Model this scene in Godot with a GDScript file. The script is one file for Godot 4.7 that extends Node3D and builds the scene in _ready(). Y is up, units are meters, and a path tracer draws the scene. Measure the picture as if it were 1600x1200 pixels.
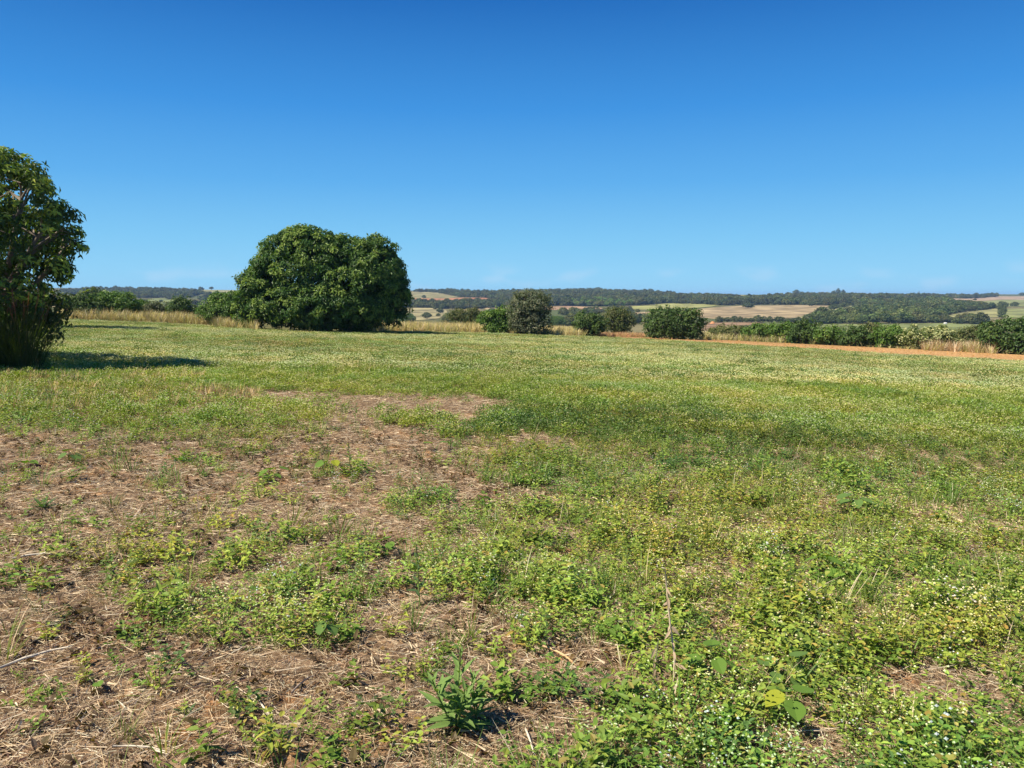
extends Node3D
# A weedy field under a clear sky, a hedge line of trees behind it and a farmed valley beyond.
# y is up, metres; the viewer stands at the origin and looks along -z.

var rng := RandomNumberGenerator.new()
var M := {}
var taken := {}
var cover_noise := FastNoiseLite.new()
var band_noise := FastNoiseLite.new()
var fine_noise := FastNoiseLite.new()

const KD := [-400.0, 0.0, 100.0, 200.0, 300.0, 420.0, 550.0, 800.0, 1100.0, 1400.0, 1700.0, 2000.0, 2600.0, 4000.0, 6000.0]
const KH := [0.0, 0.0, -4.0, -9.0, -12.5, -14.3, -13.2, -8.5, -2.0, 4.0, 9.0, 8.0, -5.0, -40.0, -60.0]
const RX := [-2500.0, -1200.0, -850.0, -200.0, 0.0, 100.0, 425.0, 765.0, 1200.0, 2500.0]
const RH := [18.0, 18.0, 17.0, 11.5, 11.0, 10.0, 5.5, 3.5, 2.5, 2.5]


# ---------------------------------------------------------------- terrain
func knots(xs: Array, ys: Array, x: float) -> float:
	if x <= xs[0]:
		return ys[0]
	var n := xs.size()
	for i in n - 1:
		if x <= xs[i + 1]:
			var y0: float = ys[i]
			var y1: float = ys[i + 1]
			var w: float = xs[i + 1] - xs[i]
			var m0: float = (y1 - ys[i - 1]) / (xs[i + 1] - xs[i - 1]) if i > 0 else (y1 - y0) / w
			var m1: float = (ys[i + 2] - y0) / (xs[i + 2] - xs[i]) if i < n - 2 else (y1 - y0) / w
			var t: float = (x - xs[i]) / w
			return (2 * t * t * t - 3 * t * t + 1) * y0 + (t * t * t - 2 * t * t + t) * w * m0 + (-2 * t * t * t + 3 * t * t) * y1 + (t * t * t - t * t) * w * m1
	return ys[n - 1]


func land(x: float, z: float) -> float:
	var d := -z
	var xc := clampf(x, -60.0, 60.0)
	var flat := -0.0241 * maxf(d, -40.0) - 0.0317 * xc
	var t := d - (58.0 - 0.41 * xc)
	if t <= 0.0:
		return flat
	var hv := knots(KD, KH, d) + (knots(RX, RH, x) - 9.0) * smoothstep(700.0, 1600.0, d)
	hv += (1.2 * sin(x / 83.0 + 1.0) * sin(d / 140.0) + 1.6 * sin(x / 190.0 + 2.1 + d / 300.0)) * smoothstep(400.0, 1000.0, d)
	return lerpf(flat, hv, smoothstep(0.0, 160.0, t))


func soil(x: float, z: float) -> float:      # the field's surface with its clods and hollows
	var k := 1.0 - smoothstep(14.0, 26.0, -z)
	var h := land(x, z)
	if k > 0.0:
		h += k * (0.016 * fine_noise.get_noise_2d(x * 9.0, z * 9.0) + 0.03 * fine_noise.get_noise_2d(x * 1.6, z * 1.6))
	return h


func at(g: Vector2, up := 0.0) -> Vector3:
	return Vector3(g.x, soil(g.x, g.y) + up, g.y)


# ---------------------------------------------------------------- mesh building
class Shape:
	var v := PackedVector3Array()
	var c := PackedColorArray()

	func tri(a: Vector3, b: Vector3, d: Vector3, col: Color) -> void:
		v.append(a)
		v.append(b)
		v.append(d)
		c.append(col)
		c.append(col)
		c.append(col)

	func leaf(p: Vector3, dir: Vector3, up: Vector3, length: float, width: float, col: Color) -> void:   # two faces folded along the midrib
		var side := dir.cross(up).normalized() * width * 0.5
		var n := side.cross(dir).normalized()
		var tip := p + dir * length - n * length * 0.12
		var mid := p + dir * length * 0.45 + n * width * 0.18
		tri(p, mid + side, tip, col)
		tri(p, tip, mid - side, col)

	func fine_leaf(p: Vector3, dir: Vector3, up: Vector3, length: float, width: float, col: Color, droop := 0.25) -> void:   # eight faces: ovate and bent
		var side := dir.cross(up).normalized()
		var n := side.cross(dir).normalized()
		var s1 := side * width * 0.5
		var s2 := side * width * 0.4
		var c1 := p + dir * length * 0.3 - n * droop * length * 0.06 - n * width * 0.08
		var c2 := p + dir * length * 0.66 - n * droop * length * 0.4 - n * width * 0.08
		var tip := p + dir * length * 0.98 - n * droop * length
		var e := n * width * 0.16
		tri(p, c1 + s1 + e, c1, col)
		tri(p, c1, c1 - s1 + e, col)
		tri(c1, c1 + s1 + e, c2 + s2 + e, col)
		tri(c1, c2 + s2 + e, c2, col)
		tri(c1, c2, c2 - s2 + e, col)
		tri(c1, c2 - s2 + e, c1 - s1 + e, col)
		tri(c2, c2 + s2 + e, tip, col)
		tri(c2, tip, c2 - s2 + e, col)

	func blade(p: Vector3, dir: Vector3, length: float, width: float, bend: Vector3, col: Color, segs := 3) -> void:
		var side := dir.cross(bend + Vector3(0.013, 0.007, 0.011)).normalized() * width * 0.5
		var a := p
		var wa := side
		for i in segs:
			var t := float(i + 1) / segs
			var b := p + dir * length * t + bend * length * t * t
			var wb := side * (1.0 - t * 0.92) if i == segs - 1 else side * (1.0 - 0.45 * t)
			tri(a - wa, b - wb, b + wb, col)
			tri(a - wa, b + wb, a + wa, col)
			a = b
			wa = wb

	func tube(pts: Array, radii: Array, sides: int, col: Color) -> void:
		var rings := []
		for i in pts.size():
			var dir: Vector3 = (pts[mini(i + 1, pts.size() - 1)] - pts[maxi(i - 1, 0)]).normalized()
			var u := dir.cross(Vector3(0.31, 0.2, 0.93)).normalized()
			var w := dir.cross(u)
			var ring := []
			for k in sides:
				var a := TAU * k / sides
				ring.append(pts[i] + (u * cos(a) + w * sin(a)) * radii[i])
			rings.append(ring)
		for i in pts.size() - 1:
			for k in sides:
				var q := (k + 1) % sides
				tri(rings[i][k], rings[i + 1][k], rings[i + 1][q], col)
				tri(rings[i][k], rings[i + 1][q], rings[i][q], col)
		for k in range(1, sides - 1):
			tri(rings[-1][0], rings[-1][k], rings[-1][k + 1], col)
			tri(rings[0][0], rings[0][k + 1], rings[0][k], col)

	func bead(p: Vector3, r: float, col: Color) -> void:     # a small flower head or seed: six corners
		var a := [p + Vector3(r, 0, 0), p + Vector3(0, 0, r), p + Vector3(-r, 0, 0), p + Vector3(0, 0, -r)]
		for k in 4:
			tri(p + Vector3(0, r * 0.8, 0), a[k], a[(k + 1) % 4], col)
			tri(p - Vector3(0, r * 0.6, 0), a[(k + 1) % 4], a[k], col)

	func done() -> ArrayMesh:
		var m := ArrayMesh.new()
		var arrays := []
		arrays.resize(Mesh.ARRAY_MAX)
		arrays[Mesh.ARRAY_VERTEX] = v
		arrays[Mesh.ARRAY_COLOR] = c
		m.add_surface_from_arrays(Mesh.PRIMITIVE_TRIANGLES, arrays)
		return m

	func smooth() -> ArrayMesh:
		var st := SurfaceTool.new()
		st.create_from(done(), 0)
		st.set_smooth_group(0)
		st.index()
		st.generate_normals()
		return st.commit()


func rv() -> Vector3:
	return Vector3(rng.randf_range(-1, 1), rng.randf_range(-1, 1), rng.randf_range(-1, 1))


func unit() -> Vector3:
	var a := rng.randf() * TAU
	var y := rng.randf_range(-1, 1)
	var r := sqrt(1.0 - y * y)
	return Vector3(cos(a) * r, y, sin(a) * r)


func vary(c: Color, by: float) -> Color:
	var k := rng.randf_range(1.0 - by, 1.0 + by)
	return Color(c.r * k * rng.randf_range(1.0 - by * 0.5, 1.0 + by * 0.5), c.g * k, c.b * k * rng.randf_range(1.0 - by * 0.4, 1.0 + by * 0.4))


# ---------------------------------------------------------------- scene bookkeeping
func numbered(called: String) -> String:
	var n: int = taken.get(called, 0)
	taken[called] = n + 1
	return called if n == 0 else "%s_%03d" % [called, n]


func tag(o: Node, label: String, category: String, group := "") -> void:
	o.set_meta("label", label)
	o.set_meta("category", category)
	if group:
		o.set_meta("group", group)


func base(called: String, where: Vector3, turn := 0.0) -> Node3D:
	var o := Node3D.new()
	o.name = numbered(called)
	add_child(o)
	o.position = where
	o.rotation.y = turn
	return o


func part(called: String, m: Mesh, mat: Material, parent: Node, t := Transform3D()) -> MeshInstance3D:
	var o := MeshInstance3D.new()
	o.name = called if parent != self else numbered(called)
	o.mesh = m
	o.material_override = mat
	o.transform = t
	parent.add_child(o, true)
	return o


func scatter(called: String, m: Mesh, mat: Material, spots: Array, tints: PackedColorArray, parent: Node) -> void:
	if spots.is_empty():
		return
	var mm := MultiMesh.new()
	mm.transform_format = MultiMesh.TRANSFORM_3D
	mm.use_colors = true
	mm.mesh = m
	mm.instance_count = spots.size()
	for i in spots.size():
		mm.set_instance_transform(i, spots[i])
		mm.set_instance_color(i, tints[i])
	var o := MultiMeshInstance3D.new()
	o.name = called
	o.multimesh = mm
	o.material_override = mat
	o.set_meta("kind", "stuff")
	parent.add_child(o, true)


class Heap:                                   # copies of a few variants, gathered before they are laid out
	var spots := []
	var tints := []

	func _init(n: int) -> void:
		for i in n:
			spots.append([])
			tints.append(PackedColorArray())

	func put(k: int, t: Transform3D, c: Color) -> void:
		spots[k].append(t)
		tints[k].append(c)


func lay(called: String, label: String, category: String, child: String, meshes: Array, mat: Material, heap: Heap) -> Node3D:
	var o := base(called, Vector3.ZERO)
	o.set_meta("kind", "stuff")
	tag(o, label, category)
	for k in meshes.size():
		scatter(child, meshes[k], mat, heap.spots[k], heap.tints[k], o)
	return o


func stand(x: float, z: float, up: float, size: float, lean := 0.12, tall := 1.0) -> Transform3D:
	var b := Basis(Vector3(rng.randf_range(-1, 1), 0, rng.randf_range(-1, 1)).normalized(), rng.randf_range(0, lean)) * Basis(Vector3.UP, rng.randf() * TAU)
	return Transform3D(b.scaled_local(Vector3(size, size * tall, size)), Vector3(x, up, z))


# ---------------------------------------------------------------- materials
func noise_picture(seed_: int, freq: float, low: Color, high: Color, size := 512, kind := FastNoiseLite.TYPE_SIMPLEX, octaves := 5) -> NoiseTexture2D:
	var n := FastNoiseLite.new()
	n.seed = seed_
	n.noise_type = kind
	n.frequency = freq
	n.fractal_octaves = octaves
	var t := NoiseTexture2D.new()
	t.width = size
	t.height = size
	t.seamless = true
	t.noise = n
	var ramp := Gradient.new()
	ramp.offsets = PackedFloat32Array([0.2, 0.8])
	ramp.colors = PackedColorArray([low, high])
	t.color_ramp = ramp
	return t


func plain(rough: float, spec: float, back := Color.BLACK) -> StandardMaterial3D:
	var m := StandardMaterial3D.new()
	m.vertex_color_use_as_albedo = true
	m.roughness = rough
	m.metallic_specular = spec
	m.cull_mode = BaseMaterial3D.CULL_DISABLED
	if back != Color.BLACK:
		m.backlight_enabled = true
		m.backlight = back
	return m


func earth(c: Color, tex: Texture2D, metres: float, bump: Texture2D = null, relief := 0.0) -> StandardMaterial3D:
	var m := StandardMaterial3D.new()
	m.vertex_color_use_as_albedo = true
	m.albedo_color = c
	m.albedo_texture = tex
	m.roughness = 0.95
	m.metallic_specular = 0.15
	m.uv1_triplanar = true
	m.uv1_world_triplanar = true
	m.uv1_scale = Vector3.ONE / metres
	if bump:
		m.heightmap_enabled = true
		m.heightmap_texture = bump
		m.heightmap_scale = relief
	return m


func materials() -> void:
	M.leaf = plain(0.5, 0.38, Color(0.75, 0.8, 0.35))
	M.weed = plain(0.55, 0.35, Color(0.8, 0.85, 0.4))
	M.straw = plain(0.75, 0.3, Color(0.45, 0.4, 0.3))
	M.bark = plain(0.9, 0.2)
	var grain := noise_picture(3, 0.012, Color(0.62, 0.62, 0.62), Color(1, 1, 1), 1024)
	M.ground = earth(Color.WHITE, grain, 1.7)
	M.far = earth(Color.WHITE, noise_picture(5, 0.01, Color(0.7, 0.7, 0.7), Color(1, 1, 1), 512), 160.0)
	M.grain = grain


# ---------------------------------------------------------------- ground and fields
func steps(marks: Array) -> PackedFloat32Array:     # [[from, to, spacing], ...]
	var out := PackedFloat32Array()
	for m in marks:
		var n := int(ceil((m[1] - m[0]) / m[2]))
		for i in n:
			out.append(m[0] + (m[1] - m[0]) * i / n)
	out.append(marks[-1][1])
	return out


func ground_sheet() -> void:
	var xs := steps([[-3600.0, -1600.0, 100.0], [-1600.0, -300.0, 26.0], [-300.0, -70.0, 10.0], [-70.0, -14.0, 1.6], [-14.0, -6.0, 0.4], [-6.0, 6.0, 0.1], [6.0, 14.0, 0.4], [14.0, 70.0, 1.6], [70.0, 300.0, 10.0], [300.0, 1600.0, 26.0], [1600.0, 3600.0, 100.0]])
	var zs := steps([[-5200.0, -2200.0, 150.0], [-2200.0, -300.0, 20.0], [-300.0, -70.0, 6.0], [-70.0, -22.0, 1.5], [-22.0, -9.0, 0.3], [-9.0, -1.5, 0.1], [-1.5, 12.0, 0.6], [12.0, 400.0, 40.0]])
	var v := PackedVector3Array()
	var c := PackedColorArray()
	var idx := PackedInt32Array()
	var nx := xs.size()
	var brown := Color(0.29, 0.19, 0.115)
	var orange := Color(0.40, 0.21, 0.09)
	var turf := Color(0.19, 0.18, 0.07)
	var scrub := Color(0.17, 0.16, 0.07)
	for z in zs:
		for x in xs:
			v.append(Vector3(x, soil(x, z), z))
			var o := smoothstep(0.12, 0.5, fine_noise.get_noise_2d(x * 2.3 + 40.0, z * 2.3))
			var col := brown.lerp(orange, o)
			var f := smoothstep(18.0, 26.0, -z)
			col = col.lerp(turf, f)
			col = col.lerp(scrub, smoothstep(70.0, 140.0, Vector2(x, z).length()))
			if -z > 250.0:
				var k := band_noise.get_noise_2d(x * 0.05, z * 0.02)
				col = scrub.lerp(Color(0.30, 0.26, 0.13) if k > 0 else Color(0.13, 0.16, 0.06), smoothstep(0.05, 0.35, absf(k)))
			c.append(col)
	for j in zs.size() - 1:
		for i in nx - 1:
			var a := j * nx + i
			idx.append_array(PackedInt32Array([a, a + 1, a + nx + 1, a, a + nx + 1, a + nx]))
	var arrays := []
	arrays.resize(Mesh.ARRAY_MAX)
	arrays[Mesh.ARRAY_VERTEX] = v
	arrays[Mesh.ARRAY_COLOR] = c
	arrays[Mesh.ARRAY_INDEX] = idx
	var m := ArrayMesh.new()
	m.add_surface_from_arrays(Mesh.PRIMITIVE_TRIANGLES, arrays)
	var st := SurfaceTool.new()
	st.create_from(m, 0)
	st.generate_normals()
	var o := part("ground", st.commit(), M.ground, self)
	o.set_meta("kind", "structure")
	o.set_meta("label", "brown straw covered soil running out to the farmed valley")


func sheet(called: String, label: String, outline: Array, col: Color, lift: float, cell: float, mat: Material, mottle := 0.12) -> void:
	var poly := PackedVector2Array(outline)
	var lo: Vector2 = poly[0]
	var hi: Vector2 = poly[0]
	for p in poly:
		lo = lo.min(p)
		hi = hi.max(p)
	var v := PackedVector3Array()
	var c := PackedColorArray()
	for i in int(ceil((hi.x - lo.x) / cell)):
		for j in int(ceil((hi.y - lo.y) / cell)):
			var a := lo + Vector2(i, j) * cell
			var square := PackedVector2Array([a, a + Vector2(cell, 0), a + Vector2(cell, cell), a + Vector2(0, cell)])
			for piece in Geometry2D.intersect_polygons(square, poly):
				var t := Geometry2D.triangulate_polygon(piece)
				for k in range(0, t.size(), 3):
					var q := [piece[t[k]], piece[t[k + 1]], piece[t[k + 2]]]
					if (q[1] - q[0]).cross(q[2] - q[0]) < 0:
						q = [q[0], q[2], q[1]]
					for g in q:
						v.append(Vector3(g.x, land(g.x, g.y) + lift, g.y))
						var n := band_noise.get_noise_2d(g.x * 0.35, g.y * 0.16)
						var s := 1.0 + mottle * 2.0 * n
						c.append(Color(col.r * s, col.g * s, col.b * s))
	if v.is_empty():
		return
	var arrays := []
	arrays.resize(Mesh.ARRAY_MAX)
	arrays[Mesh.ARRAY_VERTEX] = v
	arrays[Mesh.ARRAY_COLOR] = c
	var m := ArrayMesh.new()
	m.add_surface_from_arrays(Mesh.PRIMITIVE_TRIANGLES, arrays)
	var st := SurfaceTool.new()
	st.create_from(m, 0)
	st.index()
	st.generate_normals()
	var o := part(called, st.commit(), mat, self)
	o.set_meta("kind", "structure")
	o.set_meta("label", label)


func valley_fields() -> void:
	var tan := Color(0.36, 0.28, 0.16)
	var green := Color(0.21, 0.24, 0.09)
	var pale := Color(0.31, 0.30, 0.13)
	var red := Color(0.42, 0.20, 0.10)
	sheet("field", "wide pale tan stubble field in the valley", [Vector2(150, -695), Vector2(191, -749), Vector2(234, -791), Vector2(288, -796), Vector2(320, -780), Vector2(245, -633), Vector2(195, -531), Vector2(177, -516), Vector2(135, -511), Vector2(125, -582), Vector2(80.5, -558), Vector2(87.77, -626), Vector2(120, -677)], tan, 0.2, 22.0, M.far)
	sheet("field", "brown fallow field below the row of dark trees", [Vector2(111, -456), Vector2(129, -461), Vector2(151, -466), Vector2(129, -421), Vector2(113, -391), Vector2(81.8, -324), Vector2(69.73, -324), Vector2(75.35, -380)], Color(0.30, 0.20, 0.12), 0.2, 14.0, M.far)
	sheet("field", "long smooth green field right behind the hedge", [Vector2(149, -456), Vector2(166, -436), Vector2(196, -431), Vector2(226, -441), Vector2(253, -451), Vector2(259, -421), Vector2(225, -358), Vector2(163, -267), Vector2(121, -267), Vector2(115, -336), Vector2(115, -380)], green, 0.2, 14.0, M.far, 0.06)
	sheet("field", "light green strip beside the tan stubble field", [Vector2(190, -521), Vector2(226, -592), Vector2(286, -695), Vector2(341, -769), Vector2(330, -735), Vector2(289, -667), Vector2(239, -597), Vector2(189, -500)], pale, 0.35, 18.0, M.far)
	sheet("field", "light yellow green field in front of the dark wood", [Vector2(96.67, -757), Vector2(142, -827), Vector2(173, -877), Vector2(217, -884), Vector2(221, -825), Vector2(196, -766), Vector2(156, -726), Vector2(117, -711)], Color(0.33, 0.33, 0.12), 0.3, 22.0, M.far)
	sheet("field", "narrow reddish tan field left of the yellow green field", [Vector2(30.18, -814), Vector2(57.54, -822), Vector2(84.95, -793), Vector2(91.53, -740), Vector2(74.97, -700), Vector2(46.78, -709), Vector2(28.73, -726)], Color(0.38, 0.25, 0.15), 0.25, 22.0, M.far)
	sheet("field", "pale strip field behind the two lobed bush", [Vector2(45.4, -612), Vector2(68.85, -642), Vector2(94.73, -657), Vector2(77.62, -570), Vector2(57.24, -534), Vector2(39.61, -533)], pale, 0.25, 18.0, M.far)
	sheet("field", "olive tan pasture with scattered bushes", [Vector2(-117, -729), Vector2(-96.39, -755), Vector2(-75.55, -752), Vector2(-60.28, -710), Vector2(-49.72, -603), Vector2(-49.59, -509), Vector2(-64.56, -489), Vector2(-78.64, -489)], Color(0.33, 0.29, 0.15), 0.2, 18.0, M.far)
	sheet("field", "small tan clearing among the valley trees", [Vector2(-52.52, -797), Vector2(-33.75, -819), Vector2(-27.6, -683), Vector2(-42.67, -664)], tan, 0.3, 18.0, M.far)
	sheet("field", "tiny tan clearing beside the small clearing", [Vector2(-28.71, -811), Vector2(-18.47, -830), Vector2(-14.85, -721), Vector2(-24.28, -701)], tan, 0.3, 18.0, M.far)
	sheet("field", "bald olive hillside above the red earth", [Vector2(-191, -1273), Vector2(-196, -1492), Vector2(-183, -1590), Vector2(-160, -1553), Vector2(-112, -1325), Vector2(-76.83, -1139), Vector2(-100, -1109), Vector2(-173, -1154)], Color(0.29, 0.26, 0.12), 0.3, 30.0, M.far)
	sheet("ploughed_field", "long bare orange red earth band on the hillside", [Vector2(-186, -1200), Vector2(-139, -1129), Vector2(-98.97, -1093), Vector2(-71.92, -1121), Vector2(-45.42, -1104), Vector2(-24.26, -1053), Vector2(-24.31, -985), Vector2(-51.39, -960), Vector2(-87.9, -971), Vector2(-119, -967), Vector2(-146, -943)], red, 0.5, 26.0, M.far)
	sheet("field", "pinkish fallow plateau field at the far right", [Vector2(569, -1080), Vector2(809, -1457), Vector2(933, -1533), Vector2(1093, -1582), Vector2(946, -1369), Vector2(577, -935), Vector2(492, -866), Vector2(583, -1035)], Color(0.40, 0.30, 0.20), 0.35, 30.0, M.far)
	sheet("field", "smooth green slope at the far right edge", [Vector2(486, -856), Vector2(577, -935), Vector2(970, -1404), Vector2(514, -743), Vector2(468, -748), Vector2(477, -827)], Color(0.24, 0.26, 0.11), 0.35, 24.0, M.far, 0.06)
	sheet("field", "light green meadow right of the big valley wood", [Vector2(279, -509), Vector2(313, -559), Vector2(354, -614), Vector2(442, -708), Vector2(428, -679), Vector2(338, -538), Vector2(311, -524), Vector2(290, -509)], pale, 0.3, 16.0, M.far)
	sheet("field", "light green meadow at the far right behind the tree column", [Vector2(440, -694), Vector2(493, -712), Vector2(359, -518), Vector2(336, -528)], Color(0.26, 0.28, 0.11), 0.3, 16.0, M.far)
	sheet("field", "green pasture on the left hillside", [Vector2(-454, -960), Vector2(-456, -1007), Vector2(-428, -994), Vector2(-366, -859), Vector2(-320, -722), Vector2(-335, -707)], green, 0.3, 20.0, M.far)
	sheet("ploughed_field", "short red earth strip beside the left bushes", [Vector2(-353, -851), Vector2(-339, -877), Vector2(-300, -778), Vector2(-319, -768)], red, 0.4, 20.0, M.far)
	sheet("field", "light green hilltop field left of the big round tree", [Vector2(-668, -1651), Vector2(-631, -1689), Vector2(-566, -1689), Vector2(-448, -1334), Vector2(-443, -1198), Vector2(-554, -1390)], pale, 0.3, 30.0, M.far)
	sheet("field", "bleached grassy slope on the left ridge", [Vector2(-792, -1396), Vector2(-902, -1689), Vector2(-790, -1563), Vector2(-698, -1404), Vector2(-676, -1285), Vector2(-699, -1241)], Color(0.32, 0.27, 0.16), 0.3, 30.0, M.far)
	sheet("field", "yellowish hilltop pasture on the right ridge", [Vector2(334, -1591), Vector2(424, -1610), Vector2(500, -1689), Vector2(549, -1689), Vector2(361, -1126), Vector2(339, -1128), Vector2(364, -1264), Vector2(357, -1402)], Color(0.36, 0.33, 0.14), 0.3, 30.0, M.far)
	sheet("path", "reddish bare earth track along the hedge", [Vector2(6.81, -65.82), Vector2(11.25, -67.99), Vector2(16.66, -67.07), Vector2(22.72, -60.95), Vector2(28.26, -56.82), Vector2(34.65, -49.71), Vector2(28.19, -40.4), Vector2(22.67, -45.56), Vector2(18.88, -50.63), Vector2(14.37, -57.83), Vector2(9.98, -60.26), Vector2(6.26, -60.48)], Color(0.60, 0.35, 0.15), 0.012, 0.8, earth(Color.WHITE, M.grain, 3.0), 0.3)


# ---------------------------------------------------------------- trees
# lobes: [centre, radii]; clump: radius of a leaf clump; per: leaves in it
func crown_mesh(lobes: Array, clump: float, per: int, length: float, width: float, cols: Array, young: Color, young_share: float, floor_y: float, gap := 0.0, fill := 1.0, droop := 0.25) -> ArrayMesh:
	var s := Shape.new()
	for q in lobes.size():
		var ctr: Vector3 = lobes[q][0]
		var r: Vector3 = lobes[q][1]
		var mean := (r.x + r.y + r.z) / 3.0
		var n := int(4.0 * PI * mean * mean / (clump * clump * 1.5))
		for i in n:
			var u := unit()
			var p := ctr + u * r
			if p.y < floor_y or rng.randf() < gap:
				continue
			var buried := false
			for w in lobes.size():
				if w != q and ((p - lobes[w][0]) / lobes[w][1]).length() < 0.9:
					buried = true
					break
			if buried:
				continue
			var nrm := (u / r).normalized()
			var big := clump * rng.randf_range(0.7, 1.35)
			var cc := p + nrm * clump * rng.randf_range(-1.0, 0.4)
			var fresh := rng.randf() < young_share
			var col: Color = vary(cols[rng.randi() % cols.size()], 0.16)
			for k in per:
				var o := unit()
				if o.dot(nrm) < -0.2 or o.y < -0.25:
					o = -o
				o.y *= 0.7
				var pos := cc + o * big * rng.randf_range(0.45, 1.0)
				var up := (o + nrm * 0.3 + Vector3.UP * 0.35 + rv() * 0.45).normalized()
				var dir := (o * 0.35 + unit() + Vector3.DOWN * droop)
				dir = (dir - up * dir.dot(up) * 0.8).normalized()
				var lc := vary(col, 0.14)
				if fresh and o.dot(nrm) > 0.35:
					lc = vary(young, 0.2)
				s.leaf(pos, dir, up, length * rng.randf_range(0.7, 1.2), width * rng.randf_range(0.8, 1.2), lc)
		var inside := int(fill * mean * mean * 11.0 / (length * width * 6.0))
		for i in inside:
			var p := ctr + unit() * r * rng.randf_range(0.5, 0.84)
			if p.y > floor_y:
				s.leaf(p, unit(), unit(), length * 1.6, width * 2.2, vary(cols[0], 0.15))
	return s.done()


func wood_mesh(limbs: Array, col: Color) -> ArrayMesh:       # limbs: [[points], [radii]]
	var s := Shape.new()
	for l in limbs:
		s.tube(l[0], l[1], 7, col)
	return s.smooth()


func tree(called: String, label: String, category: String, where: Vector3, lobes: Array, trunk_r: float, look: Dictionary, group := "") -> Node3D:
	var o := base(called, where)
	tag(o, label, category, group)
	var bark: Color = look.get("bark", Color(0.13, 0.10, 0.075))
	var fork: Vector3 = Vector3(0, maxf(0.5, lobes[0][0].y * 0.35), 0)
	var trunk := Shape.new()
	trunk.tube([Vector3(0, -0.25, 0), Vector3(0.02, fork.y * 0.5, 0.03), fork], [trunk_r * 1.35, trunk_r, trunk_r * 0.85], 9, bark)
	part("trunk", trunk.smooth(), M.bark, o)
	for l in lobes.slice(0, 12):
		var c: Vector3 = l[0]
		var mid := fork.lerp(c, 0.5) + Vector3(0, -0.12, 0) * c.length() + rv() * 0.15
		var s := Shape.new()
		var end: Vector3 = c + Vector3(0, l[1].y * 0.5, 0)
		s.tube([fork - Vector3(0, 0.1, 0), mid, c, end], [trunk_r * 0.6, trunk_r * 0.42, trunk_r * 0.25, 0.015], 6, bark)
		for k in 6:
			var e: Vector3 = c + unit() * l[1] * 0.85
			s.tube([c.lerp(mid, rng.randf() * 0.5), c.lerp(e, 0.5) + rv() * 0.1, e], [trunk_r * 0.2, trunk_r * 0.12, 0.008], 5, bark)
		part("branch", s.smooth(), M.bark, o)
	part("crown", crown_mesh(lobes, look.clump, look.per, look.length, look.width, look.cols, look.get("young", Color(0.2, 0.24, 0.06)), look.get("young_share", 0.1), look.get("floor", 0.15), look.get("gap", 0.0), look.get("fill", 1.0), look.get("droop", 0.25)), M.leaf, o)
	return o


func bushy(w: float, h: float, deep: float, n: int, ragged := 0.5) -> Array:   # lobes of a rounded crown that reaches nearly to the ground
	var out := [[Vector3(0, h * 0.46, 0), Vector3(w * 0.33, h * 0.42, deep * 0.33)]]
	for i in n:
		var a := TAU * i / n + rng.randf() * 0.6
		var lift := rng.randf_range(0.26, 0.62)
		var r := h * rng.randf_range(0.22, 0.33)
		out.append([Vector3(cos(a) * (w * 0.5 - r) * rng.randf_range(0.8, 1.0), h * lift, sin(a) * (deep * 0.5 - r) * rng.randf_range(0.7, 1.0)), Vector3(r * 1.15, r, r * 1.1)])
	for i in 2 + int(n * 0.3):
		var r := h * rng.randf_range(0.16, 0.24) * (0.7 + ragged * 0.6)
		out.append([Vector3(rng.randf_range(-0.28, 0.28) * w, h * 0.98 - r - rng.randf() * h * 0.12 * ragged, rng.randf_range(-0.2, 0.2) * deep), Vector3(r * 1.2, r, r * 1.2)])
	return out


func hedge_tree(g: Vector2, w: float, h: float, kind: String, label: String, lobes_n := 8) -> void:
	var looks := {
		"green": {"clump": 0.30, "per": 16, "length": 0.2, "width": 0.1, "cols": [Color(0.095, 0.17, 0.034), Color(0.12, 0.21, 0.04)], "young": Color(0.22, 0.31, 0.06), "young_share": 0.2},
		"dark": {"clump": 0.32, "per": 16, "length": 0.2, "width": 0.1, "cols": [Color(0.06, 0.11, 0.028), Color(0.085, 0.14, 0.036)], "young": Color(0.13, 0.19, 0.045), "young_share": 0.12},
		"olive": {"clump": 0.3, "per": 14, "length": 0.17, "width": 0.08, "cols": [Color(0.11, 0.14, 0.045), Color(0.15, 0.155, 0.06)], "young": Color(0.25, 0.25, 0.1), "young_share": 0.15},
		"grey": {"clump": 0.26, "per": 15, "length": 0.15, "width": 0.07, "cols": [Color(0.10, 0.125, 0.065), Color(0.14, 0.155, 0.09)], "young": Color(0.28, 0.29, 0.18), "young_share": 0.3},
		"pale": {"clump": 0.28, "per": 16, "length": 0.17, "width": 0.09, "cols": [Color(0.09, 0.13, 0.03), Color(0.14, 0.17, 0.05)], "young": Color(0.46, 0.47, 0.22), "young_share": 0.8},
	}
	var names := {"green": "leafy_bush", "dark": "dark_bush", "olive": "olive_bush", "grey": "grey_tree", "pale": "flowering_bush"}
	tree(names[kind], label, "tree" if kind == "grey" else "bush", at(g, -0.05), bushy(w, h, w * 0.8, lobes_n), 0.05 + h * 0.025, looks[kind], "bushes and trees along the field edge")


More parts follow.
